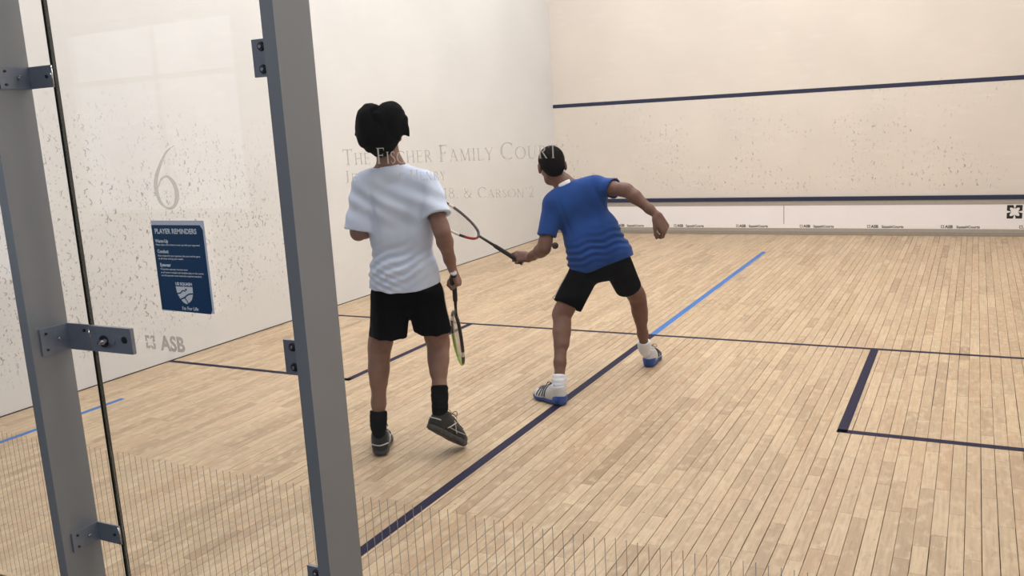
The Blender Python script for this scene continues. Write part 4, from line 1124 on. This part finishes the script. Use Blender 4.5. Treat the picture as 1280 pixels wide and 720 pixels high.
# ================================================================== player in the blue shirt
def build_blue():
    root = tag(empty('person', (3.33, 3.0, 0)), 'player in blue shirt and black shorts lunging and bending low to strike the ball left-handed', 'person')
    q = []
    pel = v3(3.3212, 3.0574, 0.7867); waist = v3(3.2670, 3.0515, 0.9339); chest = v3(3.1844, 3.0533, 1.0993); neck = v3(3.1084, 3.0473, 1.2271); hc = v3(3.0277, 3.0500, 1.3450)
    shL = v3(3.0559, 2.9745, 1.1185); elL = v3(3.0273, 2.8804, 0.8631); wrL = v3(2.8946, 2.9462, 0.7959)
    shR = v3(3.3081, 3.1070, 1.2136); elR = v3(3.5089, 3.0430, 1.1928); wrR = v3(3.6912, 3.0259, 1.0484)
    hipL = v3(3.2425, 3.0161, 0.7524); knL = v3(3.1381, 2.8483, 0.4654); anL = v3(3.2092, 2.6145, 0.1094)
    hipR = v3(3.3996, 3.1212, 0.7632); knR = v3(3.4449, 3.3483, 0.4847); anR = v3(3.4473, 3.4512, 0.1223)
    heelL = v3(3.262, 2.560, .002); toeL = v3(3.022, 2.660, .002); heelR = v3(3.474, 3.440, .002); toeR = v3(3.430, 3.712, .002)
    sp = unit(neck - pel); sr = unit(shR - shL); bn = unit(np.cross(sr, sp)); bn = bn if bn @ NV < 0 else -bn      # bn: out of the back
    hr = unit(hipR - hipL); fr = bn
    B = Field()
    B.chain([pel, waist, chest, lerp(chest, neck, .6)], [.080, .075, .078, .06], .04, (fr, .75))
    B.cap(pel - hr*.06, pel + hr*.06, .080, .080, .04)
    for e in (-1, 1): B.ell(pel + hr*e*.055 - NV*.025 - UP*.03, (.060, .058, .060), k=.03)
    B.cap(shL + sr*.05, shR - sr*.05, .060, .060, .04, (fr, .75))
    B.cap(lerp(neck, shL, .2), shL, .040, .040, .03); B.cap(lerp(neck, shR, .2), shR, .040, .040, .03)
    hf = unit(-RV*.10 + NV*.95 - UP*.42); hu = unit(UP*.92 - RV*.10 + NV*.30)
    B.chain([neck - sp*.04, neck + sp*.02, hc - hu*.05 - hf*.01], [.060, .050, .052], .03)
    arm(B, shL, elL, wrL, .98, 1.02); arm(B, shR, elR, wrR, .98, 1.0)
    leg(B, hipL, knL, anL, -NV*.8 + RV*.5, RV, .98, 1.0); leg(B, hipR, knR, anR, -NV, RV, .98, .96)
    foot(B, heelL, toeL, UP); foot(B, heelR, toeR, UP)
    head(B, hc, hu, hf, .97)
    bt = v3(2.8581, 2.9158, 0.7651); tp = v3(2.4846, 2.5840, 1.1313); gd = unit(tp - bt)
    hand(B, wrL, unit(bt + gd*.075 + UP*.004 - wrL), UP*.55 - NV*.80, 1, [(.9, 1.5, 1.0), (1.1, 1.5, 1.0), (1.2, 1.5, 1.0), (1.3, 1.5, 1.0)], .03, .95, thumb=(.30, .85, -.45), thumb_curl=.35)
    hand(B, wrR, unit(wrR - elR - UP*.12 + NV*.05), RV*.45 - NV*.75 + UP*.55, 1, [(.85, 1.2, .7), (.95, 1.3, .7), (1.05, 1.3, .7), (1.15, 1.3, .7)], .04, 1.08, thumb=(.45, .85, -.35), thumb_curl=.3)
    b = polygonise('body', B, (2.6, 2.35, -.02), (4.0, 3.95, 1.55), .0050, 1); q.append(link('body', b, M_SKIN2))
    W, ax = head(Field(), hc, hu, hf, .97); R = np.stack(ax, 1)
    H = Field(); H.ell(W(0, -.016, .036), (.0800, .099, .088), R, .02); H.ell(W(0, -.062, -.022), (.064, .042, .060), R, .03)
    H.ell(W(0, .050, .085), (.062, .050, .034), R, .02)
    H.cap(W(-.12, .105, -.030), W(.12, .105, -.030), .072, .072, .008, mode='s')
    for e in (-1, 1): H.ell(W(e*.082, .004, -.014), (.022, .028, .036), R, .006, 's')
    H.disp = lambda p: .0012 * hash_noise(p, 130)
    q.append(link('hair', polygonise('hair', H, hc - .2, hc + .2, .0042, 1), M_HAIR2, None, 'short black hair'))
    for e in (-1, 1):
        mb = MB(); bmesh.ops.create_uvsphere(mb.bm, u_segments=16, v_segments=10, radius=.0115, matrix=Matrix.Translation(W(e*.030, .0705, .006)))
        for f in mb.bm.faces: f.smooth = True
        o = mb.obj('eye', M_EYE); q.append(o)
        mb = MB(); c0 = W(e*.030, .0816, .006); c1 = W(e*.030, .0828, .006); mb.cyl(tuple(c0), tuple(c1), .0052, .0040, 12); mb.obj('iris', M_IRIS, o)
    # shirt
    T = Field()
    T.cap(shL + sr*.03, shR - sr*.03, .080, .076, .05, (fr, .80))
    T.cap(chest - sr*.058, chest + sr*.078, .112, .110, .07, (fr, .82))
    T.cap(waist - sr*.060, waist + sr*.066, .112, .110, .08, (fr, .84))
    T.cap(pel - hr*.078 + UP*.02, pel + hr*.072 + UP*.02, .114, .112, .08, (fr, .9)); T.cap(pel - hr*.078 - UP*.03, pel + hr*.072 - UP*.03, .114, .112, .06, (fr, .9))
    T.cap(neck - sp*.035, lerp(neck, shL, .9), .052, .050, .04); T.cap(neck - sp*.035, lerp(neck, shR, .9), .050, .050, .04)
    def sleeve(sh, el, L, r0, r1):
        s = Field(); d = unit(el - sh); s.cap(sh, sh + d * (L + .06), r0, r1, .02); s.plane(sh + d * L, d, .003)
        s.cap(sh + d * (L - .03), sh + d * (L + .1), r1 - .018, r1 - .003, .003, mode='s'); return s
    T.add(sleeve(shL, elL, .195, .060, .058), .025); T.add(sleeve(shR, elR, .115, .056, .066), .025)
    T.cap(neck + sp*.012, neck + sp*.14, .060, .066, .006, mode='s')
    hem_n = unit(pel - waist); 
    T.cap(pel + hem_n*.10, pel + hem_n*.21, .090, .105, .004, (fr, .9), 's')
    T.add(lambda p: (p - (pel + hem_n * .052)) @ hem_n - .02 * np.abs((p - pel) @ hr), .004, 'i')
    def folds(p):
        d = p - pel; a = d @ sr; z = d @ sp; w = z + .25 * a + .008 * np.sin(a * 40)
        r = np.exp(-((z - .06) / .07) ** 2) * .0052 * np.sin(w * 150) + .0022 * hash_noise(p, 12) + .0012 * hash_noise(p, 28)
        r += .0035 * np.exp(-((z - .27) / .11) ** 2) * np.sin((a * .8 - z * .35) * 62)
        r += .006 * np.exp(-((a - .115 + .10 * (z - .35)) / .010) ** 2) * np.exp(-((z - .33) / .07) ** 2)
        r += .006 * np.exp(-((a + .115) / .011) ** 2) * np.exp(-((z - .30) / .09) ** 2)
        return r
    T.disp = folds
    t = polygonise('sports_shirt', T, (2.7, 2.6, .6), (3.8, 3.5, 1.5), .0050, 1); ts = link('sports_shirt', t, M_BLUE); q.append(ts)
    Cc = []
    c = neck + sp*.020; e1 = sr; e2 = unit(np.cross(sp, sr))
    C = Field()
    C.cap(neck - sp*.010, neck + sp*.030, .066, .059, .02); C.cap(neck - sp*.05, neck + sp*.10, .052, .054, .004, mode='s'); C.plane(neck + sp*.022 , sp, .003); C.plane(neck - sp*.004, -sp, .003)
    cm = polygonise('collar', C, neck - .14, neck + .14, .0038, 1); link('collar', cm, M_COLLAR, ts, 'white collar edge')
    # shorts
    K = Field(); kl = v3(3.1580, 2.8926, 0.5161); kr = v3(3.4181, 3.2665, 0.5668)
    K.cap(pel - hr*.060 + UP*.02, pel + hr*.060 + UP*.02, .088, .088, .04); K.cap(pel - hr*.074 - UP*.05, pel + hr*.074 - UP*.05, .100, .098, .04)
    def tube_leg(hp, kn, r0, r1):
        s = Field(); d = unit(kn - hp); s.cap(hp - UP*.02, kn + d*.08, r0, r1, .02); s.plane(kn, d, .003)
        s.cap(kn - d * .06, kn + d * .15, r1 - .026, r1 - .004, .003, mode='s'); return s
    K.add(tube_leg(hipL, kl, .094, .086), .02); K.add(tube_leg(hipR, kr, .090, .080), .02)
    K.add(lambda p: (p - (pel + sp*.075)) @ sp, .004, 'i')
    K.disp = lambda p: .0030 * hash_noise(p, 20)
    ks = link('shorts', polygonise('shorts', K, (2.9, 2.5, .4), (3.8, 3.6, 1.1), .0052, 1), M_SHORT); q.append(ks)
    FN['side_stripe']([(lerp(pel - RV*.30, kl - RV*.25, t_), lerp(hipL, kl, t_)) for t_ in np.linspace(.25, .95, 7)], .011, ks, M_STRIPE, K)
    q.append(FN['sock'](knL, anL, heelL, toeL, UP, .050, M_WSOCK)); q.append(FN['sock'](knR, anR, heelR, toeR, UP, .055, M_WSOCK))
    q += [shoe(None, heelL, toeL, UP, 'blue', 1, .270), shoe(None, heelR, toeR, UP, 'blue', 1, .275)]
    adopt(root, *q)
    racket('racket', bt, tp, -NV*.50 + UP*.85, 'black, red and white squash racket in the left hand of the player in blue',
           {-1: [(.10, M_RBLACK), (.34, M_RRED), (.40, M_RBLACK), (1, M_RWHITE)], 1: [(.14, M_RBLACK), (.55, M_RGREY), (.62, M_RWHITE), (1, M_RGREY)]}, M_GRIP)
build_blue()

# ball in the air beside the blue shirt
bm = bmesh.new(); bmesh.ops.create_uvsphere(bm, u_segments=24, v_segments=14, radius=.020)
for f in bm.faces: f.smooth = True
me = bpy.data.meshes.new('squash_ball'); bm.to_mesh(me); bm.free()
ball = link('squash_ball', me, plain('black_rubber_ball', '1c1416', .6, bump=.2)); ball.location = (3.121, 2.839, .890)
tag(ball, 'small black squash ball in the air by the blue player\'s left elbow', 'ball')
